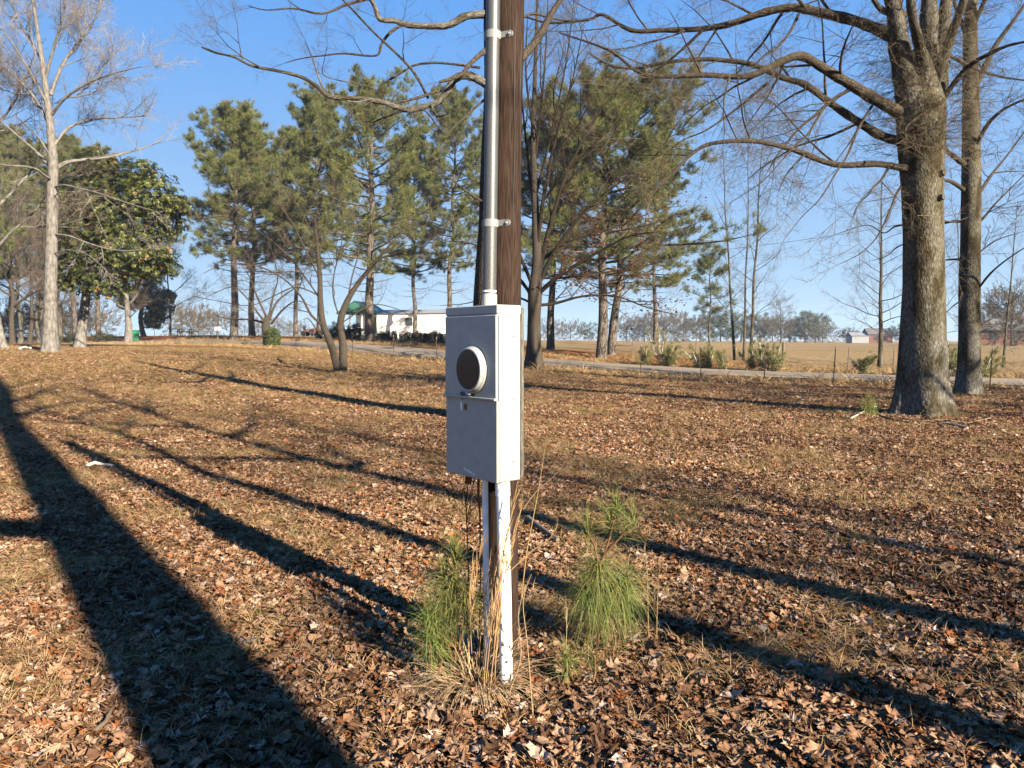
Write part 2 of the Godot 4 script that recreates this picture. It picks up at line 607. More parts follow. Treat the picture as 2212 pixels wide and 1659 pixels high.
func resmooth(m: MB, sides: int, rows: int) -> void:
	var acc := PackedVector3Array()
	acc.resize(m.v.size())
	for t in range(0, m.ix.size(), 3):
		var a := m.ix[t]
		var b := m.ix[t + 1]
		var c := m.ix[t + 2]
		var nn := (m.v[c] - m.v[a]).cross(m.v[b] - m.v[a])
		acc[a] += nn; acc[b] += nn; acc[c] += nn
	for r in rows:
		var i := r * (sides + 1)
		var s := acc[i] + acc[i + sides]
		acc[i] = s
		acc[i + sides] = s
	for k in m.v.size():
		m.n[k] = acc[k].normalized()


# pixel polyline to points whose depth runs from d0 to d1
func line(px: Array, d0: float, d1: float) -> PackedVector3Array:
	var out := PackedVector3Array()
	var n := px.size() / 2
	for i in n:
		out.append(at(px[2 * i], px[2 * i + 1], lerpf(d0, d1, float(i) / maxi(n - 1, 1))))
	return out


# a bare deciduous tree: trunk, limbs, twigs
func bare_tree(called: String, label: String, group: String, base: Vector3, height: float, r: float, o: Dictionary) -> Node3D:
	rng.seed = o.get("seed", 1)
	var t := thing(called, label, "tree", base, 0.0, group)
	var ends := []
	var pts := PackedVector3Array([base + Vector3(0, -0.15, 0)])
	var rads := [r]
	var p := base
	var lean: Vector3 = o.get("lean", Vector3.ZERO)
	var n: int = o.get("knots", 6)
	for k in n:
		p = base + Vector3(0, height * (k + 1) / n, 0) + lean * float(k + 1) / n + Vector3(rng.randf_range(-1, 1), 0, rng.randf_range(-1, 1)) * height * o.get("wander", 0.012)
		pts.append(p)
		rads.append(r * lerpf(0.92, o.get("tip", 0.12), float(k + 1) / n))
	trunk(t, pts, rads, o.get("bark", M.oak_bark), o.get("flare", 0.5), o.get("sides", 12), o.get("fade", 0.35))
	var n_l: int = o.get("limbs", 10)
	var f0: float = o.get("clear", 0.35)
	var go := o.duplicate()
	for k in n_l:
		var f := lerpf(f0, 0.97, (k + rng.randf() * 0.8) / n_l)
		var i := mini(int(f * n), n - 1)
		var q := pts[i].lerp(pts[i + 1], f * n - i) if i else base.lerp(pts[1], f * n)
		var az := k * 2.4 + rng.randf() * 0.8
		var rise: float = lerpf(o.get("rise0", 0.5), o.get("rise1", 1.6), (f - f0) / (1.0 - f0)) + rng.randf_range(-0.2, 0.2)
		var d := Vector3(cos(az), rise, sin(az)).normalized()
		var L: float = height * o.get("spread", 0.38) * rng.randf_range(0.75, 1.15) * (1.0 - 0.55 * (f - f0) / (1.0 - f0))
		var m := MB.new()
		grow(m, ends, q, d, L, minf(r * 0.42, L * 0.02 + 0.01) * o.get("thick", 1.0), 0, go)
		obj("limb", m, o.get("bark", M.oak_bark), t)
	twigs(t, ends, o.get("twig_a", Color(.06, .05, .042)), o.get("twig_b", Color(.11, .095, .08)), o.get("twig", 1.0))
	return t


func pine(label: String, base: Vector3, height: float, r: float, o: Dictionary) -> Node3D:
	rng.seed = o.get("seed", 1)
	var t := thing("pine_tree", label, "pine tree", base, 0.0, o.get("group", "tall pines across the road"))
	var lean: Vector3 = o.get("lean", Vector3.ZERO)
	var pts := PackedVector3Array([base + Vector3(0, -0.15, 0)])
	var rads := [r]
	for k in 7:
		var f := (k + 1) / 7.0
		pts.append(base + Vector3(rng.randf_range(-1, 1) * 0.008 * height, height * f, rng.randf_range(-1, 1) * 0.008 * height) + lean * f)
		rads.append(r * lerpf(0.95, 0.13, f))
	trunk(t, pts, rads, M.pine_bark, 0.35, 12, 0.3)
	var f0: float = o.get("crown", 0.3)
	var wide: float = o.get("wide", 4.5) * 1.12
	var m := MB.new()
	var xs := []
	var cols := PackedColorArray()
	var n := int(height * o.get("whorls", 4.4))
	for k in n:
		var f := lerpf(f0 - 0.1, 0.985, pow((k + rng.randf()) / n, 0.9))
		var g := clampf((f - f0) / (1.0 - f0), 0, 1)
		var i := mini(int(f * 7), 6)
		var q := pts[i].lerp(pts[i + 1], f * 7 - i)
		var az := k * 2.399 + rng.randf() * 0.7
		var L := wide * (minf(1.0, 0.62 + g * 2.2) * pow(1.0 - g, 0.42) + 0.10) * rng.randf_range(0.5, 1.15)
		var d := Vector3(cos(az), lerpf(-0.10, 0.9, g * g) + rng.randf_range(-0.12, 0.2), sin(az)).normalized()
		var bare := f < f0 or rng.randf() < 0.08
		if bare:
			L *= 0.55
		var bp := PackedVector3Array([q])
		var br := PackedFloat32Array([minf(0.012 + L * 0.012, r * 0.4)])
		var p := q
		for j in 5:
			d = (d + Vector3.UP * 0.07 + unit() * 0.13).normalized()
			p += d * L / 5
			bp.append(p)
			br.append(br[0] * (1.0 - 0.17 * (j + 1)))
			var subs := 4 if not bare else 1
			for s in subs:
				if j == 0 and g < 0.75:
					break
				var off := d.cross(unit()).normalized()
				off.y = off.y * 0.5 + 0.12
				var sd := (d * 0.7 + off).normalized()
				var sl := L * rng.randf_range(0.14, 0.34) * (1.0 - 0.1 * j)
				var e := p + sd * sl
				tube(m, PackedVector3Array([p, p + sd * sl * 0.5 + Vector3(0, -0.02, 0), e]), PackedFloat32Array([0.014, 0.010, 0.006]), 3, Color(.8, .75, .7))
				if bare:
					continue
				if g < 0.3 and rng.randf() < 0.45:
					continue
				var many := 3 + int(sl * o.get("lush", 5.5))
				for c in many:
					var w := p.lerp(e, rng.randf_range(0.25, 1.1)) + unit() * 0.2
					xs.append(aim(sd + Vector3(0, 0.55, 0) + unit() * 0.4, rng.randf_range(0.7, 1.35) * o.get("tuft", 1.0), w))
					cols.append(needle_color(o.get("green", 0.0)))
		tube(m, bp, br, 4)
		if not bare:
			for c in 3:
				xs.append(aim(d + Vector3(0, 0.3, 0), rng.randf_range(1.2, 2.0) * o.get("tuft", 1.0), p + unit() * 0.08))
				cols.append(needle_color(o.get("green", 0.0)))
	var b := obj("branches", m, M.pine_bark, t)
	b.set_meta("kind", "stuff")
	if xs.size():
		scatter("needles", tuft, xs, cols, t)
	return t


func needle_color(g := 0.0) -> Color:
	var k := rng.randf()
	if k < 0.06:
		return Color(.10, .058, .024)
	return tint(Color(.042, .058, .018).lerp(Color(.03, .055, .028), g), Color(.128, .142, .036).lerp(Color(.08, .115, .045), g), 0.15)


# a distant tree: short trunk and a crown of clumps spread through a lumpy volume
func far_tree(called: String, label: String, group: String, base: Vector3, height: float, wide: float, leafy: bool, seed_: int, clear := 0.15) -> Node3D:
	rng.seed = seed_
	var t := thing(called, label, "tree", base, 0.0, group)
	var m := MB.new()
	var top := base + Vector3(0, height * (0.8 if leafy else 0.6), 0)
	tube(m, PackedVector3Array([base + Vector3(0, -0.3, 0), base.lerp(top, 0.5) + unit() * 0.02 * height, top]), PackedFloat32Array([height * 0.022, height * 0.014, height * 0.004]), 6)
	obj("trunk", m, M.pine_bark if leafy else M.oak_bark, t)
	if leafy:
		var xs := []
		var cols := PackedColorArray()
		for k in int(70 + height * 9):
			var u := unit() * pow(rng.randf(), 0.4)
			u *= 1.0 + 0.25 * lump.get_noise_3d(u.x * 30.0 + seed_, u.y * 30.0, u.z * 30.0)
			var p := base + Vector3(u.x * wide, height * (clear + (1.0 - clear) * (0.5 + 0.5 * u.y)), u.z * wide)
			xs.append(Transform3D(Basis(unit(), rng.randf() * TAU).scaled(Vector3.ONE * height * 0.13 * rng.randf_range(0.8, 1.5)), p))
			cols.append(tint(Color(.035, .05, .028), Color(.075, .085, .035), 0.2))
		scatter("crown", far_tuft, xs, cols, t)
	else:
		var ends := []
		for k in int(160 + height * 24):
			var u := unit() * pow(rng.randf(), 0.45)
			u *= 1.0 + 0.3 * lump.get_noise_3d(u.x * 30.0 + seed_, u.y * 30.0, u.z * 30.0)
			var p := base + Vector3(u.x * wide, height * (0.42 + 0.46 * u.y), u.z * wide)
			ends.append([p, u + Vector3(0, 0.5, 0) + unit() * 0.5, height * 0.13])
		twigs(t, ends, Color(.080, .066, .044), Color(.125, .104, .072), 1.0, "crown")
	return t


func _ready() -> void:
	# ---------------------------------------------------------------- camera, sky, sun, exposure
	var cam := Camera3D.new()
	cam.name = "camera"
	cam.position = EYE
	cam.rotation_degrees = Vector3(-PITCH, 0, 0)
	cam.fov = rad_to_deg(2.0 * atan(829.5 / F))
	cam.near = 0.05
	cam.far = 4000.0
	add_child(cam)
	cam.current = true
	var env := Environment.new()
	var sky_m := ProceduralSkyMaterial.new()
	sky_m.sky_top_color = lin(.036 / EXPO, .30 / EXPO, .90 / EXPO)
	sky_m.sky_horizon_color = lin(.56 / EXPO, .79 / EXPO, .96 / EXPO)
	sky_m.sky_curve = 0.2
	sky_m.ground_bottom_color = lin(.05, .04, .03)
	sky_m.ground_horizon_color = lin(.16, .15, .13)
	sky_m.sun_angle_max = 12.0
	sky_m.sun_curve = 0.08
	var sky := Sky.new()
	sky.sky_material = sky_m
	env.background_mode = Environment.BG_SKY
	env.sky = sky
	env.ambient_light_source = Environment.AMBIENT_SOURCE_SKY
	env.tonemap_mode = Environment.TONE_MAPPER_LINEAR
	env.tonemap_exposure = EXPO
	env.fog_enabled = true
	env.fog_light_color = Color(.80, .88, 1.0)
	env.fog_density = 0.00025
	env.sdfgi_enabled = true
	env.ssao_enabled = true
	env.ssil_enabled = true
	var we := WorldEnvironment.new()
	we.name = "world_environment"
	we.environment = env
	add_child(we)
	var sun := DirectionalLight3D.new()
	sun.name = "sun"
	sun.light_energy = 1.6
	sun.light_color = Color(1.0, 0.93, 0.82)
	sun.light_angular_distance = 0.53
	sun.shadow_enabled = true
	sun.rotation_degrees = Vector3(-SUN_EL, SUN_AZ, 0)
	add_child(sun)

	lump.seed = 5
	lump.frequency = 0.11
	lump.fractal_octaves = 3
	make_materials()
	make_plant_meshes()
	build_ground()
	build_road()
	build_far_country()
	build_buildings()
	build_pines()
	build_left_trees()
	build_center_tree()
	build_right_oak()
	build_second_right_tree()
	build_mid_tree()
	build_forked_tree()
	build_slender_trees()
	build_shade_trees()
	build_roadside()
	build_meter()
	build_seedlings()
	build_sticks()
	build_litter()


# ------------------------------------------------------------------ setting
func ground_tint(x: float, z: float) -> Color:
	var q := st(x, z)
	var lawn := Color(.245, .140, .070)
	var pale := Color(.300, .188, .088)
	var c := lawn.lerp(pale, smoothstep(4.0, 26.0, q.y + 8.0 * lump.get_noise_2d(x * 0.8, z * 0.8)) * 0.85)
	c = c.lerp(Color(0.129, 0.120, 0.052), 0.4 * smoothstep(0.1, 0.45, lump.get_noise_2d(x * 3.0 + 90.0, z * 3.0)) * smoothstep(3.0, 10.0, -z))
	# dry verge beside the road, red pine straw on the bank, straw-coloured field beyond
	c = c.lerp(Color(0.241, 0.172, 0.086), smoothstep(-3.5, -1.0, q.x))
	var straw := Color(0.267, 0.116, 0.047)
	c = c.lerp(straw, smoothstep(5.5, 6.3, q.x) * smoothstep(11.0, 15.0, q.y + 3.0 * lump.get_noise_2d(x, z)))
	c = c.lerp(Color(0.146, 0.095, 0.052), 0.6 * smoothstep(5.6, 7.5, q.x) * (1.0 - smoothstep(9.0, 13.0, q.x)) * (1.0 - smoothstep(9.0, 13.0, q.y)))
	var field := Color(.40, .312, .19).lerp(Color(.335, .258, .15), 0.5 + 0.5 * lump.get_noise_2d(x * 0.25, z * 0.9))
	c = c.lerp(field, smoothstep(9.5, 13.5, q.x - 5.0 * smoothstep(35.0, 55.0, q.y) + 2.0 * lump.get_noise_2d(x * 0.7, z * 0.7)))
	return c


func build_ground() -> void:
	var m := MB.new()
	var radii: Array[float] = []
	var r := 0.4
	while r < 900.0:
		radii.append(r)
		r *= 1.045 if r < 160.0 else 1.22
	var angs: Array[float] = []
	var a := -PI
	while a < PI - 0.001:
		angs.append(a)
		a += 0.0125 if absf(a) < 0.85 else 0.06
	angs.append(PI)
	var row := angs.size()
	for rr in radii:
		for an in angs:
			var x := rr * sin(an)
			var z := -rr * cos(an)
			var e := 0.1 + rr * 0.01
			var h := H(x, z)
			var nn := Vector3(h - H(x + e, z), e, h - H(x, z + e)).normalized()
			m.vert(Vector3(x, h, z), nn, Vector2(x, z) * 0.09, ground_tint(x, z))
	for i in radii.size() - 1:
		for j in row - 1:
			var b := i * row + j
			m.ix.append_array([b, b + row, b + 1, b + 1, b + row, b + row + 1])
	var c := m.vert(Vector3(0, H(0, 0), 0), Vector3.UP, Vector2.ZERO, ground_tint(0, 0))
	for j in row - 1:
		m.ix.append_array([c, j, j + 1])
	var g := obj("ground", m, M.ground)
	tag(g, "lawn under fallen oak leaves rising to the left, with straw-coloured fields beyond the road", "ground", "", "structure")


func build_road() -> void:
	var m := MB.new()
	var n := 170
	for k in n + 1:
		var t := -110.0 + 420.0 * k / n
		for j in 6:
			var s := 0.2 + 5.2 * j / 5.0
			var wob := 0.18 * lump.get_noise_2d(t * 4.0, j * 30.0) if j == 0 or j == 5 else 0.0
			var p := from_st(s + wob, t)
			var edge := 0.035 if j == 0 or j == 5 else 0.075
			m.vert(p + Vector3(0, edge, 0), Vector3.UP, Vector2(s, t), Color.WHITE)
	for k in n:
		for j in 5:
			var b := k * 6 + j
			m.ix.append_array([b, b + 6, b + 1, b + 1, b + 6, b + 7])
	tag(obj("road", m, M.asphalt), "narrow grey asphalt country road running across the view behind the lawn", "road", "", "structure")


func build_far_country() -> void:
	# tree lines and single trees at the far edges of the fields: [px, py of foot, distance, height, half width, leafy]
	var g := "trees along the far field edge"
	var rows := [
		[1185, 300.0, 8.0, 7.0, false, "hazy brown bare tree on the horizon between the two trunks right of the meter box"],
		[1232, 260.0, 6.5, 6.0, false, "low brown bare tree on the horizon left of a small round dark one"],
		[1272, 250.0, 5.2, 3.6, true, "small round dark evergreen on the horizon between two pine trunks"],
		[1352, 260.0, 8.5, 6.5, false, "brown bare tree on the horizon just right of the paired pine trunks"],
		[1392, 255.0, 8.2, 6.5, false, "brown bare tree at the left end of the broad clump on the horizon"],
		[1432, 255.0, 10.0, 7.5, false, "tallest brown bare tree in the clump on the horizon"],
		[1475, 260.0, 9.0, 6.5, false, "brown bare tree on the horizon directly left of the young pine trunk"],
		[1512, 262.0, 8.5, 6.0, true, "dark evergreen on the horizon behind the young pine trunk"],
		[1556, 265.0, 10.5, 7.0, true, "broad dark evergreen on the horizon right of the young pine"],
		[1600, 268.0, 9.5, 7.0, true, "dark evergreen on the horizon between the slender grey trunks"],
		[1640, 268.0, 9.0, 6.5, true, "dark evergreen on the horizon right of the slender grey trunks"],
		[1668, 262.0, 8.0, 6.0, false, "rounded grey brown bare tree on the horizon beside a lone leafless sapling"],
		[1706, 270.0, 7.5, 4.5, true, "narrow dark evergreen at the left end of a pine clump on the horizon"],
		[1738, 262.0, 9.5, 5.0, true, "dark evergreen at the top of the pine clump on the horizon"],
		[1760, 268.0, 9.2, 5.5, true, "dark evergreen at the right side of the pine clump on the horizon"],
		[1776, 250.0, 6.5, 5.5, false, "rounded bare bushy tree in front of the pine clump on the horizon"],
		[1831, 260.0, 5.0, 3.4, true, "small lone dark evergreen on the horizon left of the brick house"],
		[1945, 230.0, 6.0, 3.6, true, "dark evergreen on the horizon beside the big oak trunk"],
		[2130, 160.0, 7.0, 4.6, false, "bare rounded tree before the grey roofed house at right"],
		[2185, 120.0, 9.0, 4.6, false, "dense brown bare tree at the right edge of the view"],
		[430, 160.0, 6.2, 5.0, false, "pale bare tree beyond the picnic table"],
		[470, 150.0, 4.6, 4.6, false, "low grey bare thicket tree right of the picnic table"],
		[395, 190.0, 7.8, 6.5, false, "grey brown bare tree on the skyline above the picnic table"],
		[600, 200.0, 5.2, 5.5, false, "low brown bare tree on the skyline left of the forked tree"],
		[650, 210.0, 4.6, 5.0, false, "low brown bare tree on the skyline behind the forked tree"],
		[560, 210.0, 5.6, 6.0, false, "low grey bare tree on the skyline behind the leftmost tall pine"],
	]
	var k := 0
	for w in rows:
		k += 1
		far_tree("evergreen_tree" if w[4] else "leafless_tree", w[5], g, foot(w[0], w[1]), w[2] * 1.2, w[3] * 1.1, w[4], 500 + k, 0.05)


func build_buildings() -> void:
	# white mobile home; its long wall recedes to the right behind the meter box
	var c := foot(815, 92.0)
	var yaw := deg_to_rad(-14.0)
	var t := thing("mobile_home", "long white mobile home with green roofed porch beyond the road", "house", c, yaw)
	var L := 17.0
	var m := MB.new()
	box_at(m, Vector3(L / 2, 1.75, -2.0), Vector3(L, 2.5, 4.2), 0.02)
	obj("wall", m, M.white_siding, t, true)
	for k in 9:
		m = MB.new()
		box_at(m, Vector3(L / 2, 0.68 + k * 0.26, 0.112), Vector3(L - 0.1, 0.235, 0.02), 0.006)
		obj("siding_board", m, M.white_siding, t, true)
	m = MB.new()
	face(m, [Vector3(-.2, 3.0, .35), Vector3(L + .2, 3.0, .35), Vector3(L + .2, 3.55, -2), Vector3(-.2, 3.55, -2)], Vector3.UP)
	face(m, [Vector3(-.2, 3.0, -4.35), Vector3(L + .2, 3.0, -4.35), Vector3(L + .2, 3.55, -2), Vector3(-.2, 3.55, -2)], Vector3.UP)
	face(m, [Vector3(-.2, 3.0, .35), Vector3(-.2, 3.55, -2), Vector3(-.2, 3.0, -4.35)], Vector3.LEFT)
	face(m, [Vector3(L + .2, 3.0, .35), Vector3(L + .2, 3.55, -2), Vector3(L + .2, 3.0, -4.35)], Vector3.RIGHT)
	face(m, [Vector3(-.2, 2.99, .35), Vector3(L + .2, 2.99, .35), Vector3(L + .2, 2.99, -4.35), Vector3(-.2, 2.99, -4.35)], Vector3.DOWN)
	obj("roof", m, M.grey_roof, t, true)
	m = MB.new()
	box_at(m, Vector3(L / 2, 0.25, -2.0), Vector3(L - 0.1, 0.6, 4.0), 0.02)
	obj("skirting", m, M.grey_roof, t, true)
	for w in [[3.4, 1.1], [10.5, 1.3], [14.5, 1.0]]:
		m = MB.new()
		box_at(m, Vector3(w[0] + 0.9, 2.0, 0.14), Vector3(w[1], 1.1, 0.06), 0.01)
		var wf := obj("window", m, M.brick_trim, t, true)
		m = MB.new()
		box_at(m, Vector3(w[0] + 0.9, 2.0, 0.16), Vector3(w[1] - 0.16, 0.94, 0.04), 0.004)
		obj("pane", m, M.window_glass, wf, true)
	m = MB.new()
	box_at(m, Vector3(8.0, 0.75, 0.55), Vector3(0.8, 0.6, 0.6), 0.03)
	obj("cooling_unit", m, M.grey_roof, t, true)
	# porch at the left end
	m = MB.new()
	box_at(m, Vector3(-2.1, 0.45, -0.6), Vector3(4.0, 0.16, 4.4), 0.01)
	obj("porch_floor", m, M.brick_trim, t, true)
	m = MB.new()
	for s in [-1, 1]:
		face(m, [Vector3(-2.1, 4.55, 1.9), Vector3(-2.1, 4.55, -3.2), Vector3(-2.1 + s * 2.5, 3.05, -3.2), Vector3(-2.1 + s * 2.5, 3.05, 1.9)], Vector3(s, 2, 0))
		face(m, [Vector3(-2.1, 4.47, 1.9), Vector3(-2.1, 4.47, -3.2), Vector3(-2.1 + s * 2.5, 2.97, -3.2), Vector3(-2.1 + s * 2.5, 2.97, 1.9)], Vector3(-s, -2, 0))
	for z in [1.88, -3.18]:
		face(m, [Vector3(-2.1, 4.5, z), Vector3(-4.5, 3.0, z), Vector3(0.3, 3.0, z)], Vector3(0, 0, z))
	obj("porch_roof", m, M.green_metal, t, true)
	for x in [-4.2, -2.9, -1.3, 0.0]:
		m = MB.new()
		box_at(m, Vector3(x, 1.75, 1.5), Vector3(0.16, 2.5, 0.16), 0.01)
		obj("porch_post", m, M.white_siding, t, true)
	m = MB.new()
	box_at(m, Vector3(-2.1, 1.75, -2.7), Vector3(4.0, 2.5, 0.15), 0.01)
	obj("back_wall", m, M.white_siding, t, true)
	m = MB.new()
	box_at(m, Vector3(-1.0, 1.6, -2.58), Vector3(1.1, 2.1, 0.08), 0.01)
	obj("door", m, M.green_door, t, true)
	for y in [0.75, 1.25]:
		m = MB.new()
		box_at(m, Vector3(-2.1, y, 1.5), Vector3(4.0, 0.09, 0.08), 0.005)
		obj("rail", m, M.white_siding, t, true)

	# wooden post-and-rail fence in front of it
	var posts := [845.0, 860.0, 888.0, 914.0, 946.0]
	t = thing("rail_fence", "short dark post and rail fence in front of the white mobile home", "fence", foot(888, 78.0))
	for k in posts.size():
		var p := foot(posts[k], 78.0)
		m = MB.new()
		box_at(m, p + Vector3(0, 0.6, 0), Vector3(0.16, 1.5, 0.16) * (1.4 if k == 3 else 1.0), 0.01)
		obj("post", m, M.weathered_wood, t)
	m = MB.new()
	rod(m, foot(860, 78.1) + Vector3(0, 0.72, 0), foot(975, 78.1) + Vector3(0, 0.62, 0), 0.055, 6, Color(.16, .13, .11))
	obj("rail", m, M.weathered_wood, t)

	# brick house on the horizon
	t = thing("brick_house", "small red brick house with grey roof on the horizon", "house", foot(1893, 235.0), deg_to_rad(-8.0))
	m = MB.new()
	box_at(m, Vector3(0, 1.4, 0), Vector3(7, 2.8, 7), 0.02)
	obj("wall", m, M.red_brick, t, true)
	m = MB.new()
	face(m, [Vector3(-3.8, 2.7, 3.9), Vector3(3.8, 2.7, 3.9), Vector3(3.8, 4.7, 0), Vector3(-3.8, 4.7, 0)], Vector3.UP)
	face(m, [Vector3(-3.8, 2.7, -3.9), Vector3(3.8, 2.7, -3.9), Vector3(3.8, 4.7, 0), Vector3(-3.8, 4.7, 0)], Vector3.UP)
	for s in [-1, 1]:
		face(m, [Vector3(3.5 * s, 2.7, 3.6), Vector3(3.5 * s, 2.7, -3.6), Vector3(3.5 * s, 4.6, 0)], Vector3(s, 0, 0))
	obj("roof", m, M.dark_roof, t, true)
	m = MB.new()
	box_at(m, Vector3(-6.0, 1.2, 0.5), Vector3(5, 2.4, 6), 0.02)
	obj("garage", m, M.grey_roof, t, true)
	m = MB.new()
	face(m, [Vector3(-8.8, 2.3, 3.8), Vector3(-3.4, 2.3, 3.8), Vector3(-3.4, 3.4, 0.5), Vector3(-8.8, 3.4, 0.5)], Vector3.UP)
	face(m, [Vector3(-8.8, 2.3, -2.8), Vector3(-3.4, 2.3, -2.8), Vector3(-3.4, 3.4, 0.5), Vector3(-8.8, 3.4, 0.5)], Vector3.UP)
	obj("garage_roof", m, M.grey_roof, t, true)
	for x in [-1.6, 1.6]:
		m = MB.new()
		box_at(m, Vector3(x, 1.5, 3.53), Vector3(1.1, 1.2, 0.08), 0.01)
		obj("window", m, M.window_glass, t, true)

	# brown house at the right edge
	t = thing("brown_house", "low brown house with broad dark hipped roof at the right", "house", foot(2180, 150.0), deg_to_rad(-18.0))
	m = MB.new()
	box_at(m, Vector3(0, 1.5, 0), Vector3(13, 3.0, 9), 0.02)
	obj("wall", m, M.red_brick, t, true)
	m = MB.new()
	var e := [Vector3(-7.2, 2.9, 5.2), Vector3(7.2, 2.9, 5.2), Vector3(7.2, 2.9, -5.2), Vector3(-7.2, 2.9, -5.2), Vector3(-2.5, 5.8, 0), Vector3(2.5, 5.8, 0)]
	face(m, [e[0], e[1], e[5], e[4]], Vector3(0, 1, 1))
	face(m, [e[2], e[3], e[4], e[5]], Vector3(0, 1, -1))
	face(m, [e[0], e[3], e[4]], Vector3(-1, 1, 0))
	face(m, [e[1], e[2], e[5]], Vector3(1, 1, 0))
	face(m, [e[0], e[1], e[2], e[3]], Vector3.DOWN)
	obj("roof", m, M.dark_roof, t, true)
	for x in [-4.0, 0.0, 4.0]:
		m = MB.new()
		box_at(m, Vector3(x, 1.6, 4.53), Vector3(1.4, 1.3, 0.08), 0.01)
		obj("window", m, M.window_glass, t, true)


# ------------------------------------------------------------------ trees
func build_pines() -> void:
	# [px, distance, top px, trunk radius, crown start, half width, lean px at top, label]
	var list := [
		[505, 70.0, 252, 0.40, 0.34, 5.6, 6, "leftmost tall pine with rounded crown and trunk clear of the picnic table"],
		[546, 76.0, 300, 0.34, 0.32, 5.2, 0, "tall pine standing close behind the leftmost one"],
		[690, 76.0, 222, 0.34, 0.32, 6.2, -6, "tall pine behind the forked tree with the second highest crown"],
		[640, 84.0, 300, 0.28, 0.36, 5.2, 10, "pine filling the gap between the leftmost pair and the forked tree"],
		[800, 58.0, 200, 0.40, 0.28, 6.2, 4, "thick trunked pine in front of the white mobile home"],
		[895, 84.0, 300, 0.28, 0.30, 5.2, 0, "shorter dark pine behind the white mobile home"],
		[968, 82.0, 200, 0.32, 0.28, 5.6, 20, "tall pine just left of the metal conduit"],
		[1190, 50.0, 235, 0.28, 0.30, 4.6, 6, "pine with a grey trunk on the red bank behind the brown leaved oak"],
		[1298, 44.0, 205, 0.34, 0.30, 6.0, 8, "straight pine, left of the pair on the roadside bank"],
		[1320, 45.5, 212, 0.29, 0.30, 6.6, 56, "leaning pine, right of the pair on the roadside bank"],
		[1415, 74.0, 310, 0.26, 0.26, 5.0, 0, "pine set back behind the pair on the roadside bank"],
	]
	var k := 0
	for w in list:
		k += 1
		var base := foot(w[0], w[1])
		var top := at(w[0] + w[6], w[2], w[1])
		pine(w[7], base, top.y - base.y, w[3], {"seed": 40 + k, "crown": w[4], "wide": w[5], "lean": Vector3(top.x - base.x, 0, 0), "tuft": 1.25 if w[1] > 65 else 1.1})
	var b := foot(1532, 58.0)
	pine("young pine with bare lower stem across the road", b, at(1530, 545, 58.0).y - b.y, 0.10, {"seed": 71, "crown": 0.36, "wide": 1.9, "green": 0.5, "group": "young pines", "whorls": 3.6, "lush": 3.0, "tuft": 0.9})
	# woods at the far left
	var woods := [[-30, 82.0, 300, 4.6], [30, 92.0, 290, 4.8], [95, 100.0, 318, 4.8], [165, 96.0, 300, 4.6], [215, 104.0, 330, 4.6], [-90, 70.0, 250, 4.6]]
	var lab := ["pine at the left edge of the woods behind the sycamore", "pine in the woods left of the sycamore trunk", "pine in the woods directly behind the sycamore", "pine rising behind the magnolia crown", "shorter pine rising behind the right side of the magnolia", "pine beyond the left edge of the view"]
	for i in woods.size():
		var w = woods[i]
		b = foot(w[0], w[1])
		pine(lab[i], b, at(w[0], w[2], w[1]).y - b.y, 0.34, {"seed": 80 + i, "crown": 0.30, "wide": w[3], "group": "pines in the far left woods", "tuft": 1.4})


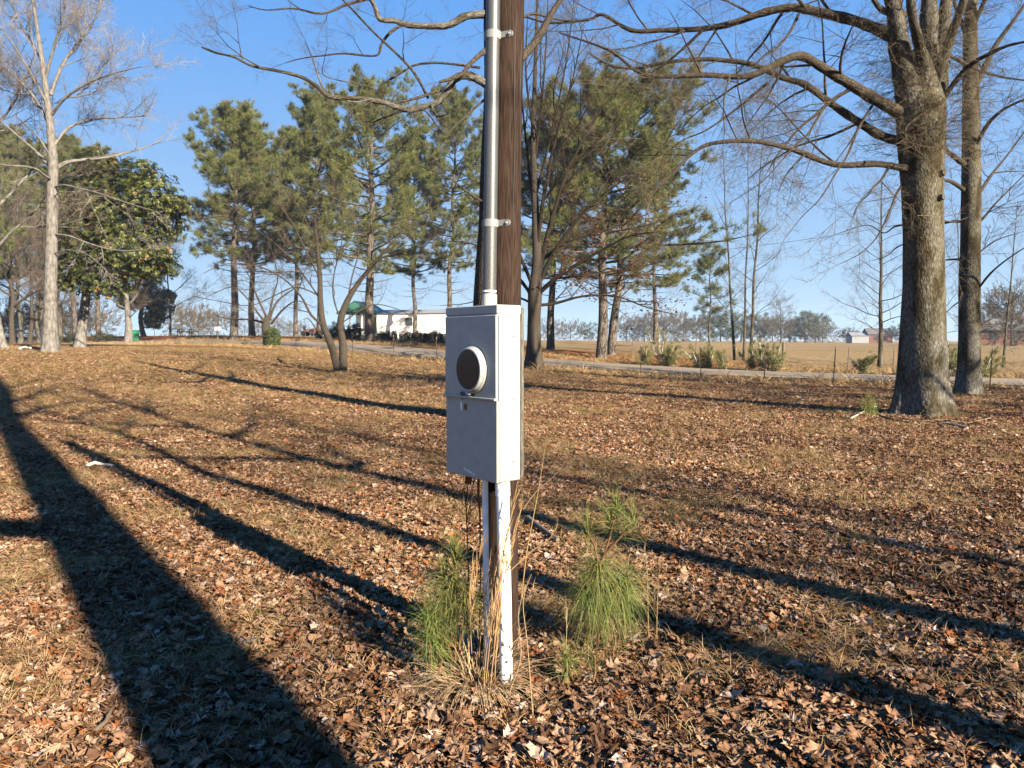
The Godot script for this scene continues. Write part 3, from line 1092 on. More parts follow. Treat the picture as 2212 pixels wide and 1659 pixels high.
func build_left_trees() -> void:
	rng.seed = 201
	var D := 38.0
	# pale sycamore-like tree
	var base := foot(109, D)
	var t := thing("sycamore_tree", "tall pale barked bare tree on the left with spreading white limbs", "tree", base)
	var tp := line([109, 765, 109, 650, 112, 500, 113, 410, 115, 350, 105, 240, 92, 140, 80, 60, 66, -40, 60, -160], D, D)
	tp[0] = base + Vector3(0, -0.2, 0)
	trunk(t, tp, [.35, .30, .275, .255, .23, .16, .12, .09, .06, .03], M.pale_bark, 0.55, 16, 0.5)
	var ends := []
	var o := {"dens": 2.2, "max": 2, "wob": 0.2, "up": 0.07, "seg": 0.6, "reach": 0.7, "from": 0.2, "lift": 0.3, "shoots": 2.4, "kid": 1.15}
	var lines := [
		[[116, 370, 140, 352, 180, 345, 230, 340, 282, 328, 338, 308, 372, 270], 3.0, .16],
		[[118, 312, 150, 275, 200, 258, 260, 254, 320, 250], 2.0, .12],
		[[112, 248, 140, 212, 190, 180, 240, 160, 300, 145], -2.0, .12],
		[[110, 205, 135, 140, 170, 90, 205, 40, 225, -30], 1.0, .14],
		[[98, 170, 120, 90, 140, 20, 150, -60], -1.5, .12],
		[[113, 365, 80, 330, 40, 295, 0, 262, -40, 240], 2.0, .14],
		[[112, 345, 85, 300, 60, 275, 40, 255], -2.0, .09],
		[[106, 268, 70, 205, 25, 160, -20, 130], 2.5, .13],
		[[104, 230, 70, 165, 30, 100, -10, 45], -2.0, .12],
		[[90, 130, 60, 80, 30, 20, 10, -50], 2.0, .10],
		[[116, 405, 140, 400, 175, 408, 215, 418, 280, 440, 330, 455], -3.0, .08],
		[[112, 505, 150, 510, 190, 525, 245, 540, 306, 540, 350, 532], -2.5, .08],
		[[112, 550, 145, 540, 185, 548, 215, 570], -2.0, .05],
		[[114, 390, 95, 378, 70, 362, 0, 355, -50, 340], -3.0, .10],
		[[112, 430, 130, 415, 155, 415], -1.0, .05],
	]
	for w in lines:
		var m := MB.new()
		limb(m, ends, line(w[0], D, D + w[1]), w[2] * 0.72, 0.02, o if w[0][1] < 340 else {"dens": 0.8, "max": 1, "wob": 0.2, "up": 0.05, "reach": 0.5, "shoots": 0.5})
		obj("limb", m, M.pale_bark, t)
	twigs(t, ends, Color(0.150, 0.135, 0.126), Color(0.240, 0.222, 0.208), 1.25)

	# magnolia with glossy leaves, on a pale leaning stem
	rng.seed = 211
	D = 44.0
	base = foot(172, D)
	t = thing("magnolia_tree", "broad dark green magnolia with glossy leaves on a pale leaning trunk", "magnolia tree", base)
	tp = line([172, 760, 178, 700, 186, 640, 195, 560, 215, 460, 230, 380], D, D + 1.0)
	tp[0] = base + Vector3(0, -0.2, 0)
	trunk(t, tp, [.34, .27, .24, .19, .13, .05], M.pale_bark, 0.5, 12, 0.4)
	var lm := MB.new()
	var cl := MB.new()
	for k in 9:
		var az := k * 2.399
		var d := Vector3(cos(az), rng.randf_range(0.25, 0.7), sin(az)).normalized()
		leaf_blade(cl, d * 0.05, d, rng.randf_range(0.16, 0.23), 0.085)
	var cluster := cl.mesh(M.glossy_leaf)
	var xs := []
	var cols := PackedColorArray()
	var lobes := []
	for w in [[260, 470, 3.6, 2.9], [205, 430, 2.8, 2.2], [320, 430, 2.4, 1.9], [350, 480, 2.0, 1.6], [175, 520, 2.2, 2.0], [285, 545, 3.0, 1.9], [160, 590, 1.8, 1.4], [235, 600, 2.2, 1.4], [300, 380, 1.8, 1.2], [372, 445, 1.3, .9], [330, 570, 1.8, 1.1], [215, 360, 1.7, 1.3]]:
		lobes.append([at(w[0], w[1], D + rng.randf_range(-1.5, 1.5)), w[2], w[3]])
	for lo in lobes:
		tube(lm, PackedVector3Array([tp[3].lerp(tp[4], rng.randf()), tp[4].lerp(lo[0], 0.6) + unit() * 0.3, lo[0]]), PackedFloat32Array([0.09, 0.06, 0.02]), 5)
		for k in int(380 * lo[1]):
			var u := unit() * pow(rng.randf(), 0.33)
			u *= 1.0 + 0.35 * lump.get_noise_3d(u.x * 25.0 + lo[1] * 40.0, u.y * 25.0, u.z * 25.0)
			var p: Vector3 = lo[0] + Vector3(u.x * lo[1] * 0.8, u.y * lo[2] * 0.85, u.z * lo[1] * 0.8)
			if lump.get_noise_3d(p.x * 7.0, p.y * 9.0, p.z * 7.0) > 0.2:
				continue
			xs.append(aim(u + Vector3(0, 0.5, 0) + unit() * 0.6, rng.randf_range(0.5, 0.95), p))
			cols.append(Color(.15, .085, .025) if rng.randf() < 0.03 else tint(Color(.018, .027, .006), Color(.072, .080, .016), 0.2))
	obj("branches", lm, M.pale_bark, t).set_meta("kind", "stuff")
	scatter("leaves", cluster, xs, cols, t)

	# dark low evergreen by the bin
	rng.seed = 221
	D = 88.0
	base = foot(312, D)
	t = thing("holly_tree", "dark low evergreen tree drooping beside the green bin", "tree", base)
	tp = line([300, 735, 304, 690, 310, 640, 318, 590], D, D)
	tp[0] = base + Vector3(0, -0.2, 0)
	trunk(t, tp, [.30, .24, .2, .08], M.dark_bark, 0.5, 10, 0.4)
	xs = []
	cols = PackedColorArray()
	for w in [[310, 640, 2.6, 1.8], [345, 660, 1.6, 1.6], [275, 650, 1.4, 1.0], [330, 690, 1.6, 1.1], [320, 600, 2.0, 1.4], [362, 640, 1.0, .8]]:
		var c := at(w[0], w[1], D + rng.randf_range(-1, 1))
		for k in int(150 * w[2]):
			var u := unit() * pow(rng.randf(), 0.4)
			xs.append(aim(u + unit() * 0.4, rng.randf_range(1.0, 1.7), c + Vector3(u.x * w[2], u.y * w[3], u.z * w[2])))
			cols.append(tint(Color(.02, .032, .012), Color(.05, .06, .016), 0.2))
	scatter("leaves", cluster, xs, cols, t)

	# woods behind: bare trees
	var ws := [
		[8, 40.0, 17.0, .22, M.pale_bark, "pale trunked bare tree cut by the left edge of the view", Vector3(-1.5, 0, 0)],
		[28, 78.0, 15.0, .30, M.dark_bark, "bare tree with a mossy trunk at the far left beyond the road", Vector3.ZERO],
		[46, 84.0, 16.0, .28, M.oak_bark, "bare grey tree second from the left edge beyond the road", Vector3.ZERO],
		[64, 82.0, 14.0, .26, M.dark_bark, "bare tree just left of the sycamore trunk beyond the road", Vector3(1, 0, 0)],
		[85, 86.0, 15.0, .25, M.oak_bark, "bare tree half hidden by the sycamore trunk", Vector3.ZERO],
		[132, 84.0, 14.0, .3, M.oak_bark, "bare tree between the sycamore and magnolia trunks", Vector3.ZERO],
		[278, 76.0, 9.0, .42, M.pale_bark, "pale trunk standing just behind the green bin", Vector3.ZERO],
		[368, 84.0, 11.0, .14, M.oak_bark, "thin bare tree left of the picnic table", Vector3.ZERO],
	]
	for i in ws.size():
		var w = ws[i]
		bare_tree("leafless_tree", w[5], "bare trees in the far left woods" if i else "", foot(w[0], w[1]), w[2], w[3], {
			"seed": 230 + i, "bark": w[4], "limbs": 11, "clear": 0.25, "spread": 0.36, "dens": 1.0, "max": 2, "seg": 0.8, "twig": 1.6, "lean": w[6], "sides": 10,
			"twig_a": Color(0.094, 0.074, 0.061), "twig_b": Color(0.149, 0.121, 0.099)})
	# grey brush under the woods
	for i in 9:
		var x := -20.0 + i * 29.0
		far_tree("brush_thicket", "grey leafless thicket, %s in the row under the left woods" % ["first from the left", "second from the left", "third from the left", "fourth from the left", "middle one", "fourth from the right", "third from the right", "second from the right", "rightmost one"][i], "thickets under the left woods", foot(x, 104.0 + (i % 3) * 6.0), 4.5 + (i % 2) * 2.0, 4.6, false, 260 + i, 0.0)


func leaf_blade(m: MB, p: Vector3, d: Vector3, length: float, width: float) -> void:
	var side := d.cross(Vector3.UP).normalized()
	if side.length() < 0.1:
		side = Vector3.RIGHT
	var up := side.cross(d).normalized()
	var b := m.v.size()
	var fs := [0.0, 0.35, 0.7, 1.0]
	var ws := [0.12, 1.0, 0.85, 0.05]
	for k in 4:
		var c: Vector3 = p + d * length * fs[k] - up * length * 0.18 * fs[k] * fs[k]
		m.vert(c - side * width * 0.5 * ws[k] + up * width * 0.12 * ws[k], up, Vector2(0, fs[k]), Color.WHITE)
		m.vert(c, up, Vector2(.5, fs[k]), Color.WHITE)
		m.vert(c + side * width * 0.5 * ws[k] + up * width * 0.12 * ws[k], up, Vector2(1, fs[k]), Color.WHITE)
	for k in 3:
		for j in 2:
			var a := b + k * 3 + j
			m.ix.append_array([a, a + 3, a + 1, a + 1, a + 3, a + 4])


func zline(z: Array, ox: float, k: float, d0: float, d1: float) -> PackedVector3Array:
	var out := []
	for i in z.size() / 2:
		out.append(ox + z[2 * i] * k)
		out.append(z[2 * i + 1] * k)
	return line(out, d0, d1)


func build_center_tree() -> void:
	rng.seed = 301
	var D := 14.0
	var base := foot(1064, D, 900)
	var t := thing("oak_tree", "dark barked bare tree directly behind the meter pole", "tree", base)
	var tp := line([1066, 910, 1066, 780, 1066, 640, 1070, 480, 1074, 330, 1078, 200, 1076, 60, 1070, -80, 1064, -260, 1060, -480], D, D)
	tp[0] = base + Vector3(0, -0.15, 0)
	trunk(t, tp, [.43, .40, .37, .31, .29, .28, .27, .22, .15, .06], M.dark_bark, 0.5, 24, 0.4)
	var ends := []
	var o := {"dens": 2.0, "max": 2, "wob": 0.26, "up": 0.05, "seg": 0.28, "reach": 0.5, "from": 0.25, "lift": 0.35, "shoots": 2.0, "kid": 1.2}
	var ls := [
		[[2200, 620, 2130, 580, 2050, 540, 1980, 530, 1920, 560, 1870, 640, 1800, 720, 1700, 750, 1600, 770, 1500, 745, 1430, 720, 1250, 690, 1050, 680, 950, 600, 850, 540, 700, 500, 500, 460, 380, 400, 250, 370, 150, 330], 389.4, .3081, -1.2, .078, .011],
		[[2200, 90, 2120, 100, 2000, 115, 1900, 170, 1800, 185, 1600, 175, 1500, 145, 1400, 135, 1370, 60, 1340, 0, 1290, -120], 389.4, .3081, -0.6, .07, .025],
		[[1560, 170, 1470, 230, 1410, 310, 1370, 390, 1150, 375, 1000, 390, 850, 410, 740, 440], 389.4, .3081, -0.3, .03, .006],
		[[2200, 320, 2120, 370, 2030, 450, 1960, 530, 1820, 575], 389.4, .3081, -0.8, .05, .02],
		[[1830, 630, 1650, 690, 1480, 725, 1430, 720], 389.4, .3081, -0.6, .028, .014],
		[[1380, 640, 1420, 590, 1550, 510, 1650, 455, 1800, 440, 2000, 460, 2100, 475], 389.4, .3081, -0.3, .013, .02],
		[[1740, 690, 1640, 510, 1500, 360, 1350, 220, 1200, 60, 1080, -60, 960, -200], 389.4, .3081, -1.6, .026, .009],
		[[1430, 725, 1390, 650, 1290, 600, 1100, 560, 1000, 520, 1010, 420, 1030, 330], 389.4, .3081, -1.0, .014, .004],
		[[2140, 1420, 2060, 1380, 1900, 1260, 1780, 1200, 1640, 1150], 389.4, .3081, -1.5, .025, .006],
		[[2130, 700, 1950, 860, 1850, 930, 1740, 800, 1680, 760], 389.4, .3081, -1.5, .02, .005],
		[[340, 440, 380, 400, 450, 320, 530, 190, 590, 80, 640, 0, 720, -160], 1022.0, .2934, 0.8, .085, .03],
		[[340, 140, 450, 100, 600, 140, 760, 150, 900, 130], 1022.0, .2934, 1.2, .03, .006],
		[[1500, -40, 1200, 20, 1000, 95, 800, 60, 600, 70, 480, 40], 389.4, .3081, -2.0, .03, .005],
		[[2140, -100, 1900, -260, 1600, -420, 1300, -520], 389.4, .3081, -1.0, .08, .02],
		[[2260, -240, 2500, -420, 2700, -620, 2800, -800], 389.4, .3081, 1.0, .08, .02],
	]
	for w in ls:
		var m := MB.new()
		limb(m, ends, zline(w[0], w[1], w[2], D, D + w[3]), w[4] * 1.15, w[5] * 1.3, o)
		obj("limb", m, M.oak_bark if w[4] < 0.08 and w[4] > 0.06 else M.dark_bark, t)
	twigs(t, ends, Color(0.055, 0.044, 0.036), Color(0.110, 0.091, 0.074), 0.8)


func build_right_oak() -> void:
	rng.seed = 311
	var D := 15.0
	var base := foot(1990, D, 890)
	var t := thing("oak_tree", "big grey barked oak with flared foot and long arching limbs on the right", "tree", base)
	var tp := line([1990, 900, 1990, 820, 1992, 740, 1994, 620, 1994, 500, 1992, 400, 1990, 300, 1988, 230, 1982, 165, 1978, 110], D, D)
	tp[0] = base + Vector3(0, -0.2, 0)
	trunk(t, tp, [.47, .44, .42, .38, .365, .375, .43, .44, .32, .18], M.oak_bark, 0.55, 40, 0.5, true)
	# the stems above the fork
	var stems := [
		[[1985, 260, 1962, 200, 1945, 120, 1935, 40, 1918, -60, 1900, -200, 1880, -400], .30, .06, -0.6],
		[[1995, 250, 2002, 160, 2006, 60, 2006, -40, 2010, -200, 2000, -420], .27, .06, 0.3],
		[[2004, 260, 2025, 180, 2036, 90, 2044, 0, 2060, -120, 2090, -300], .24, .05, 0.9],
		[[2000, 220, 1990, 120, 1972, 40, 1960, -60, 1955, -160], .14, .04, -1.6],
		[[2010, 200, 2050, 90, 2075, 20, 2110, -80, 2150, -200], .13, .03, -1.2],
	]
	var ends := []
	var o := {"dens": 2.6, "max": 2, "wob": 0.17, "up": -0.02, "seg": 0.3, "thin": 0.42, "reach": 0.5, "from": 0.15, "lift": -0.1, "shoots": 2.3, "kid": 1.25}
	for w in stems:
		var m := MB.new()
		limb(m, ends, line(w[0], D, D + w[3]), w[1], w[2], {"dens": 1.4, "max": 2, "wob": 0.22, "up": 0.04, "seg": 0.4, "reach": 0.45, "from": 0.3})
		obj("stem", m, M.oak_bark, t)
	var ls := [
		[[1530, 1040, 1465, 1030, 1300, 1005, 1050, 1010, 800, 920, 550, 865, 300, 880, 180, 940, 60, 1060, -60, 1180, -160, 1290], 1433.0, .3521, -1.5, .075, .012],
		[[1530, 900, 1460, 870, 1330, 830, 1200, 750, 1050, 650, 870, 520, 740, 480, 560, 400, 380, 370, 200, 365, 0, 385, -180, 420, -330, 400, -450, 330], 1433.0, .3521, 1.2, .10, .015],
		[[1540, 760, 1430, 680, 1300, 610, 1150, 520, 1000, 430, 850, 345, 740, 370, 640, 420, 500, 470, 250, 460, 0, 470, -160, 440, -330, 310, -640, 200], 1433.0, .3521, -0.8, .13, .012],
		[[1480, 270, 1340, 190, 1150, 120, 950, 75, 800, 45, 620, 75, 430, 140, 250, 175, 0, 185, -200, 185, -370, 90, -460, 120, -700, 140, -880, 90], 1433.0, .3521, 1.8, .12, .012],
		[[830, 90, 780, 190, 700, 290, 620, 340, 560, 400], 1433.0, .3521, -0.5, .035, .008],
		[[640, 510, 520, 610, 420, 690, 260, 800, 120, 860, 0, 950], 1433.0, .3521, 0.2, .035, .008],
		[[250, 175, 130, 290, 0, 400, -120, 470, -260, 560], 1433.0, .3521, 1.0, .035, .006],
		[[1280, 650, 1200, 780, 1130, 950, 1060, 1060, 960, 1220, 850, 1330, 740, 1470], 1433.0, .3521, -1.0, .03, .004],
		[[1000, 640, 950, 720, 880, 830, 800, 900, 730, 980, 600, 1120, 400, 1250], 1433.0, .3521, -1.2, .03, .004],
		[[1210, 770, 1140, 880, 1080, 960, 1020, 1040], 1433.0, .3521, -0.6, .02, .004],
		[[1480, 1110, 1430, 1190, 1390, 1290, 1340, 1400, 1290, 1480, 1200, 1560, 1080, 1620], 1433.0, .3521, -0.7, .03, .004],
		[[1490, 1380, 1420, 1390, 1350, 1430, 1250, 1380, 1080, 1430], 1433.0, .3521, 0.7, .02, .004],
		[[1490, 1490, 1430, 1520, 1370, 1570, 1280, 1600], 1433.0, .3521, 0.6, .018, .004],
		[[1740, 580, 1650, 640, 1560, 720, 1490, 780, 1490, 850], 1433.0, .3521, -1.0, .03, .01],
		[[1700, 620, 1860, 420, 2000, 330, 2150, 270, 2350, 240], 1433.0, .3521, -1.4, .06, .012],
		[[1720, 320, 1850, 390, 1960, 440, 2120, 480, 2300, 500], 1433.0, .3521, 0.6, .045, .01],
		[[1690, 1350, 1780, 1360, 1850, 1340, 1940, 1300], 1433.0, .3521, 1.0, .02, .005],
		[[1480, 90, 1340, 60, 1250, -60, 1100, -180, 900, -260], 1433.0, .3521, -1.0, .07, .012],
	]
	for w in ls:
		var m := MB.new()
		limb(m, ends, zline(w[0], w[1], w[2], D, D + w[3]), w[4] * 1.08, w[5] * 1.3, o)
		obj("limb", m, M.dark_bark, t)
	# the brush of fine shoots round the fork
	for k in 260:
		var a := rng.randf() * TAU
		var y := rng.randf_range(4.9, 8.0)
		var d := Vector3(cos(a), rng.randf_range(-0.5, 0.5), sin(a))
		ends.append([Vector3(base.x, y, base.z) + Vector3(cos(a), 0, sin(a)) * 0.38, d, rng.randf_range(0.6, 1.15)])
	twigs(t, ends, Color(0.066, 0.055, 0.039), Color(0.149, 0.124, 0.088), 0.95)
	# broken branch stubs on the trunk
	for w in [[2022, 432], [2024, 380]]:
		var m := MB.new()
		var p := at(w[0], w[1], D - 0.28)
		tube(m, PackedVector3Array([p + Vector3(-.1, .05, -.15), p + Vector3(.03, .03, .06), p + Vector3(.07, .04, .14)]), PackedFloat32Array([.10, .07, .055]), 9, Color(1.1, 1.0, .9), true)
		obj("branch_stub", m, M.oak_bark, t)


func build_second_right_tree() -> void:
	rng.seed = 321
	var D := 20.5
	var base := foot(2090, D, 850)
	var t := thing("oak_tree", "slimmer grey tree behind and right of the big oak", "tree", base)
	var tp := line([2090, 860, 2092, 790, 2094, 700, 2096, 560, 2098, 400, 2098, 250, 2096, 120, 2098, 0, 2104, -150, 2108, -320], D, D)
	tp[0] = base + Vector3(0, -0.2, 0)
	trunk(t, tp, [.32, .28, .265, .25, .235, .215, .18, .15, .11, .05], M.oak_bark, 0.55, 24, 0.4, true)
	var ends := []
	var o := {"dens": 1.6, "max": 2, "wob": 0.22, "up": 0.04, "seg": 0.4, "reach": 0.55, "from": 0.15, "lift": 0.1}
	var ls := [
		[[2090, 360, 2070, 345, 2050, 330, 2034, 318], -0.5, .09, .05],
		[[2088, 415, 2060, 395, 2038, 388], -0.5, .07, .04],
		[[2090, 480, 2060, 478, 2020, 485, 1990, 470], 2.0, .05, .015],
		[[2095, 565, 2070, 560, 2040, 562], 1.0, .05, .02],
		[[2100, 490, 2125, 470, 2150, 440, 2190, 400, 2240, 350], 1.0, .05, .01],
		[[2102, 640, 2140, 590, 2190, 550, 2240, 520], -1.5, .04, .008],
		[[2102, 440, 2140, 380, 2180, 330, 2230, 260], 1.8, .06, .012],
		[[2100, 330, 2140, 260, 2200, 220, 2280, 200], -2.0, .07, .015],
		[[2100, 200, 2150, 100, 2200, 30, 2260, -60], 0.5, .10, .02],
		[[2096, 100, 2060, 0, 2030, -100], 1.2, .08, .02],
		[[2100, 60, 2140, -30, 2180, -140], -1.0, .08, .02],
		[[2102, 720, 2140, 690, 2200, 640, 2240, 600], 1.4, .03, .006],
		[[2094, 640, 2060, 660, 2030, 690], 0.8, .03, .006],
		[[2100, 560, 2150, 520, 2212, 500], 1.5, .03, .008],
	]
	for w in ls:
		var m := MB.new()
		limb(m, ends, line(w[0], D, D + w[1]), w[2], w[3], o)
		obj("limb", m, M.dark_bark, t)
	twigs(t, ends, Color(0.077, 0.066, 0.052), Color(0.149, 0.127, 0.102), 1.15)


func build_mid_tree() -> void:
	rng.seed = 331
	var D := 34.0
	var base := foot(1153, D, 805)
	var t := thing("oak_tree", "wide bare oak with clinging brown leaves just right of the meter pole", "tree", base)
	var tp := line([1153, 815, 1153, 740, 1154, 680, 1156, 630, 1160, 560, 1156, 440, 1152, 300, 1156, 150, 1160, 20, 1164, -120], D, D)
	tp[0] = base + Vector3(0, -0.2, 0)
	trunk(t, tp, [.40, .31, .30, .33, .22, .16, .12, .09, .06, .03], M.dark_bark, 0.6, 18, 0.45)
	var ends := []
	var low := []
	var o := {"dens": 1.5, "max": 2, "wob": 0.2, "up": 0.08, "seg": 0.55, "reach": 0.7, "from": 0.15, "lift": 0.4, "shoots": 1.0, "col": Color(.45, .42, .38)}
	var ls := [
		[[1158, 640, 1190, 610, 1240, 575, 1300, 540, 1360, 510, 1430, 500], -2.0, .17, .03, true],
		[[1158, 660, 1200, 655, 1260, 640, 1330, 640, 1400, 665, 1460, 680], 1.5, .12, .02, true],
		[[1160, 620, 1200, 540, 1260, 460, 1330, 400, 1400, 360], -1.0, .18, .03, false],
		[[1160, 600, 1190, 480, 1230, 360, 1290, 250, 1340, 180], 1.0, .18, .03, false],
		[[1158, 560, 1175, 420, 1200, 300, 1235, 180, 1260, 60], -1.5, .15, .02, false],
		[[1156, 480, 1140, 340, 1128, 220, 1120, 100], 1.0, .13, .02, false],
		[[1150, 640, 1120, 600, 1080, 560, 1030, 530, 970, 520], 1.8, .14, .02, false],
		[[1152, 620, 1110, 520, 1070, 420, 1040, 320], -1.5, .14, .02, false],
		[[1150, 655, 1110, 640, 1060, 640, 1010, 655, 950, 660], -1.0, .09, .012, false],
		[[1160, 570, 1230, 520, 1300, 500, 1380, 470, 1450, 440], 2.5, .12, .02, true],
		[[1158, 420, 1200, 250, 1225, 120, 1240, 0], 0.5, .10, .02, false],
		[[1155, 350, 1172, 200, 1180, 80, 1186, -60], -0.5, .10, .02, false],
		[[1158, 600, 1220, 600, 1290, 590, 1370, 580, 1450, 560], 3.0, .10, .015, true],
		[[1154, 300, 1136, 160, 1140, 30], -0.8, .09, .02, false],
	]
	for w in ls:
		var m := MB.new()
		var e := []
		limb(m, e, line(w[0], D, D + w[1]), w[2] * 0.75, w[3] * 0.8, o)
		if w[4]:
			low.append_array(e)
		ends.append_array(e)
		obj("limb", m, M.dark_bark, t)
	twigs(t, ends, Color(0.061, 0.047, 0.033), Color(0.121, 0.096, 0.066), 1.02)
	# leaves still hanging on the lower limbs
	var xs := []
	var cols := PackedColorArray()
	var leaf := oak_leaf(0)
	for e in low:
		for k in 7:
			if rng.randf() < 0.65:
				xs.append(aim(Vector3.DOWN + unit() * 0.8, rng.randf_range(0.8, 1.7), e[0] + e[1] * rng.randf_range(0, 0.9) + unit() * 0.35))
				cols.append(tint(Color(.07, .035, .02), Color(.19, .085, .045), 0.2))
	scatter("brown_leaves", leaf, xs, cols, t)


func build_forked_tree() -> void:
	rng.seed = 341
	var D := 29.0
	var base := foot(735, D, 812)
	var t := thing("dogwood_tree", "low forked tree with twin crooked trunks and wide thin crown on the left lawn", "tree", base)
	var o := {"dens": 1.7, "max": 2, "wob": 0.3, "up": 0.06, "seg": 0.35, "reach": 0.7, "from": 0.12, "lift": 0.2, "shoots": 1.5}
	var ends := []
	for w in [[[732, 822, 728, 790, 715, 745, 698, 700, 692, 650, 691, 600, 686, 540, 680, 470], [.20, .16, .14, .125, .11, .085, .06, .03]], [[738, 822, 741, 790, 741, 745, 735, 700, 748, 655, 775, 610, 812, 565, 850, 520], [.20, .16, .145, .135, .12, .09, .065, .03]]]:
		var tp := line(w[0], D, D + rng.randf_range(-0.6, 0.6))
		trunk(t, tp, w[1], M.dark_bark, 0.35, 14, 0.25)
	var ls := [
		[[700, 705, 672, 680, 650, 640, 610, 600, 555, 575, 490, 570, 440, 590], -2.0, .09],
		[[694, 650, 660, 600, 620, 550, 560, 500, 500, 470, 450, 470], 1.5, .07],
		[[690, 600, 660, 540, 630, 480, 590, 430, 540, 400], -1.0, .06],
		[[688, 560, 700, 500, 715, 440, 740, 400], 1.0, .05],
		[[735, 690, 720, 640, 722, 590, 735, 540, 742, 480, 730, 420], -0.5, .06],
		[[750, 655, 760, 600, 775, 540, 770, 470, 790, 420], 1.2, .06],
		[[775, 610, 820, 560, 880, 540, 920, 520, 950, 540], -1.5, .06],
		[[790, 590, 850, 520, 900, 470, 950, 440], 0.8, .05],
		[[735, 700, 800, 660, 850, 665, 900, 690, 930, 720], 1.5, .04],
		[[692, 640, 640, 620, 590, 640, 540, 660, 470, 650, 420, 640], 0.5, .05],
		[[715, 745, 690, 720, 668, 690, 655, 690], -0.5, .06],
		[[684, 520, 640, 440, 600, 390, 570, 350], 1.8, .045],
	]
	for w in ls:
		var m := MB.new()
		limb(m, ends, line(w[0], D, D + w[1]), w[2] * 0.62, 0.010, o)
		obj("limb", m, M.dark_bark, t)
	twigs(t, ends, Color(0.072, 0.055, 0.044), Color(0.138, 0.110, 0.088), 1.0)

	# dark low spreading tree with an ivy-covered foot beside the road
	rng.seed = 345
	D = 52.0
	base = foot(583, D)
	t = thing("plum_tree", "small dark spreading tree with green ivy round its foot beside the road", "tree", base)
	o = {"dens": 1.2, "max": 2, "wob": 0.3, "up": 0.02, "seg": 0.5, "reach": 0.6, "from": 0.15, "lift": 0.15}
	trunk(t, PackedVector3Array([base + Vector3(0, -.2, 0), base + Vector3(-.1, .6, 0), base + Vector3(-.25, 1.4, 0), base + Vector3(-.1, 2.2, 0)]), [.45, .36, .28, .16], M.dark_bark, 0.4, 12, 0.3)
	ends = []
	for w in [[[578, 700, 560, 680, 530, 640, 500, 620, 450, 640], -1.0], [[580, 690, 590, 640, 600, 600, 590, 550], 1.0], [[586, 700, 610, 670, 640, 650, 670, 660], -1.0], [[578, 690, 555, 640, 540, 600, 520, 570], 1.0], [[580, 700, 540, 690, 500, 690, 460, 680], 1.5], [[582, 690, 600, 650, 640, 620, 660, 600], 2.0]]:
		var m := MB.new()
		limb(m, ends, line(w[0], D, D + w[1]), .10, .015, o)
		obj("limb", m, M.dark_bark, t)
	twigs(t, ends, Color(0.044, 0.036, 0.030), Color(0.088, 0.072, 0.061), 1.4)
	var xs := []
	var cols := PackedColorArray()
	for k in 260:
		var u := unit()
		xs.append(Transform3D(Basis(unit(), rng.randf() * TAU).scaled(Vector3.ONE * rng.randf_range(.2, .4)), base + Vector3(.25 + u.x * .5, .55 + u.y * .7, .2 + u.z * .45)))
		cols.append(tint(Color(.03, .05, .015), Color(.09, .11, .03), 0.2))
	scatter("ivy", far_tuft, xs, cols, t)


func build_slender_trees() -> void:
	var g := "slender bare trees along the road at right"
	var common := {"bark": M.oak_bark, "limbs": 22, "clear": 0.16, "spread": 0.17, "dens": 1.3, "max": 1, "seg": 0.6, "twig": 0.9, "rise0": 0.5, "rise1": 1.5, "sides": 8, "tip": 0.08, "flare": 0.3, "thick": 0.5, "wander": 0.004, "twig_a": Color(0.083, 0.072, 0.063), "twig_b": Color(0.143, 0.127, 0.110)}
	var list := [
		[1588, 44.0, 300, .10, "slender pale bare trunk, leftmost of three beside the small cedars", -30],
		[1606, 44.6, 260, .085, "slender bare trunk, middle one of three beside the small cedars", 14],
		[1620, 43.0, 240, .11, "slender bare trunk, rightmost of three beside the small cedars", 30],
		[1901, 41.0, 385, .15, "straight bare tree with whorled thin branches left of the big oak", 4],
		[2030, 42.0, 360, .10, "thin bare tree seen between the two right hand trunks", 6],
		[2168, 40.0, 430, .08, "thin crooked pale sapling at the far right by the road", 30],
		[1686, 150.0, 655, .16, "lone leafless sapling out in the field", 0],
		[2075, 46.0, 470, .10, "thin bare sapling almost hidden behind the slimmer right tree", -6],
	]
	for i in list.size():
		var w = list[i]
		var base := foot(w[0], w[1])
		var top := at(w[0] + w[5], w[2], w[1])
		var o := common.duplicate()
		o.seed = 400 + i
		o.lean = Vector3(top.x - base.x, 0, 0)
		if i == 3:
			o.merge({"limbs": 34, "spread": 0.26, "rise0": 0.15, "rise1": 1.0}, true)
		if i == 6:
			o.merge({"spread": 0.42, "limbs": 16, "twig": 2.0}, true)
		bare_tree("leafless_tree", w[4], g, base, top.y - base.y, w[3], o)


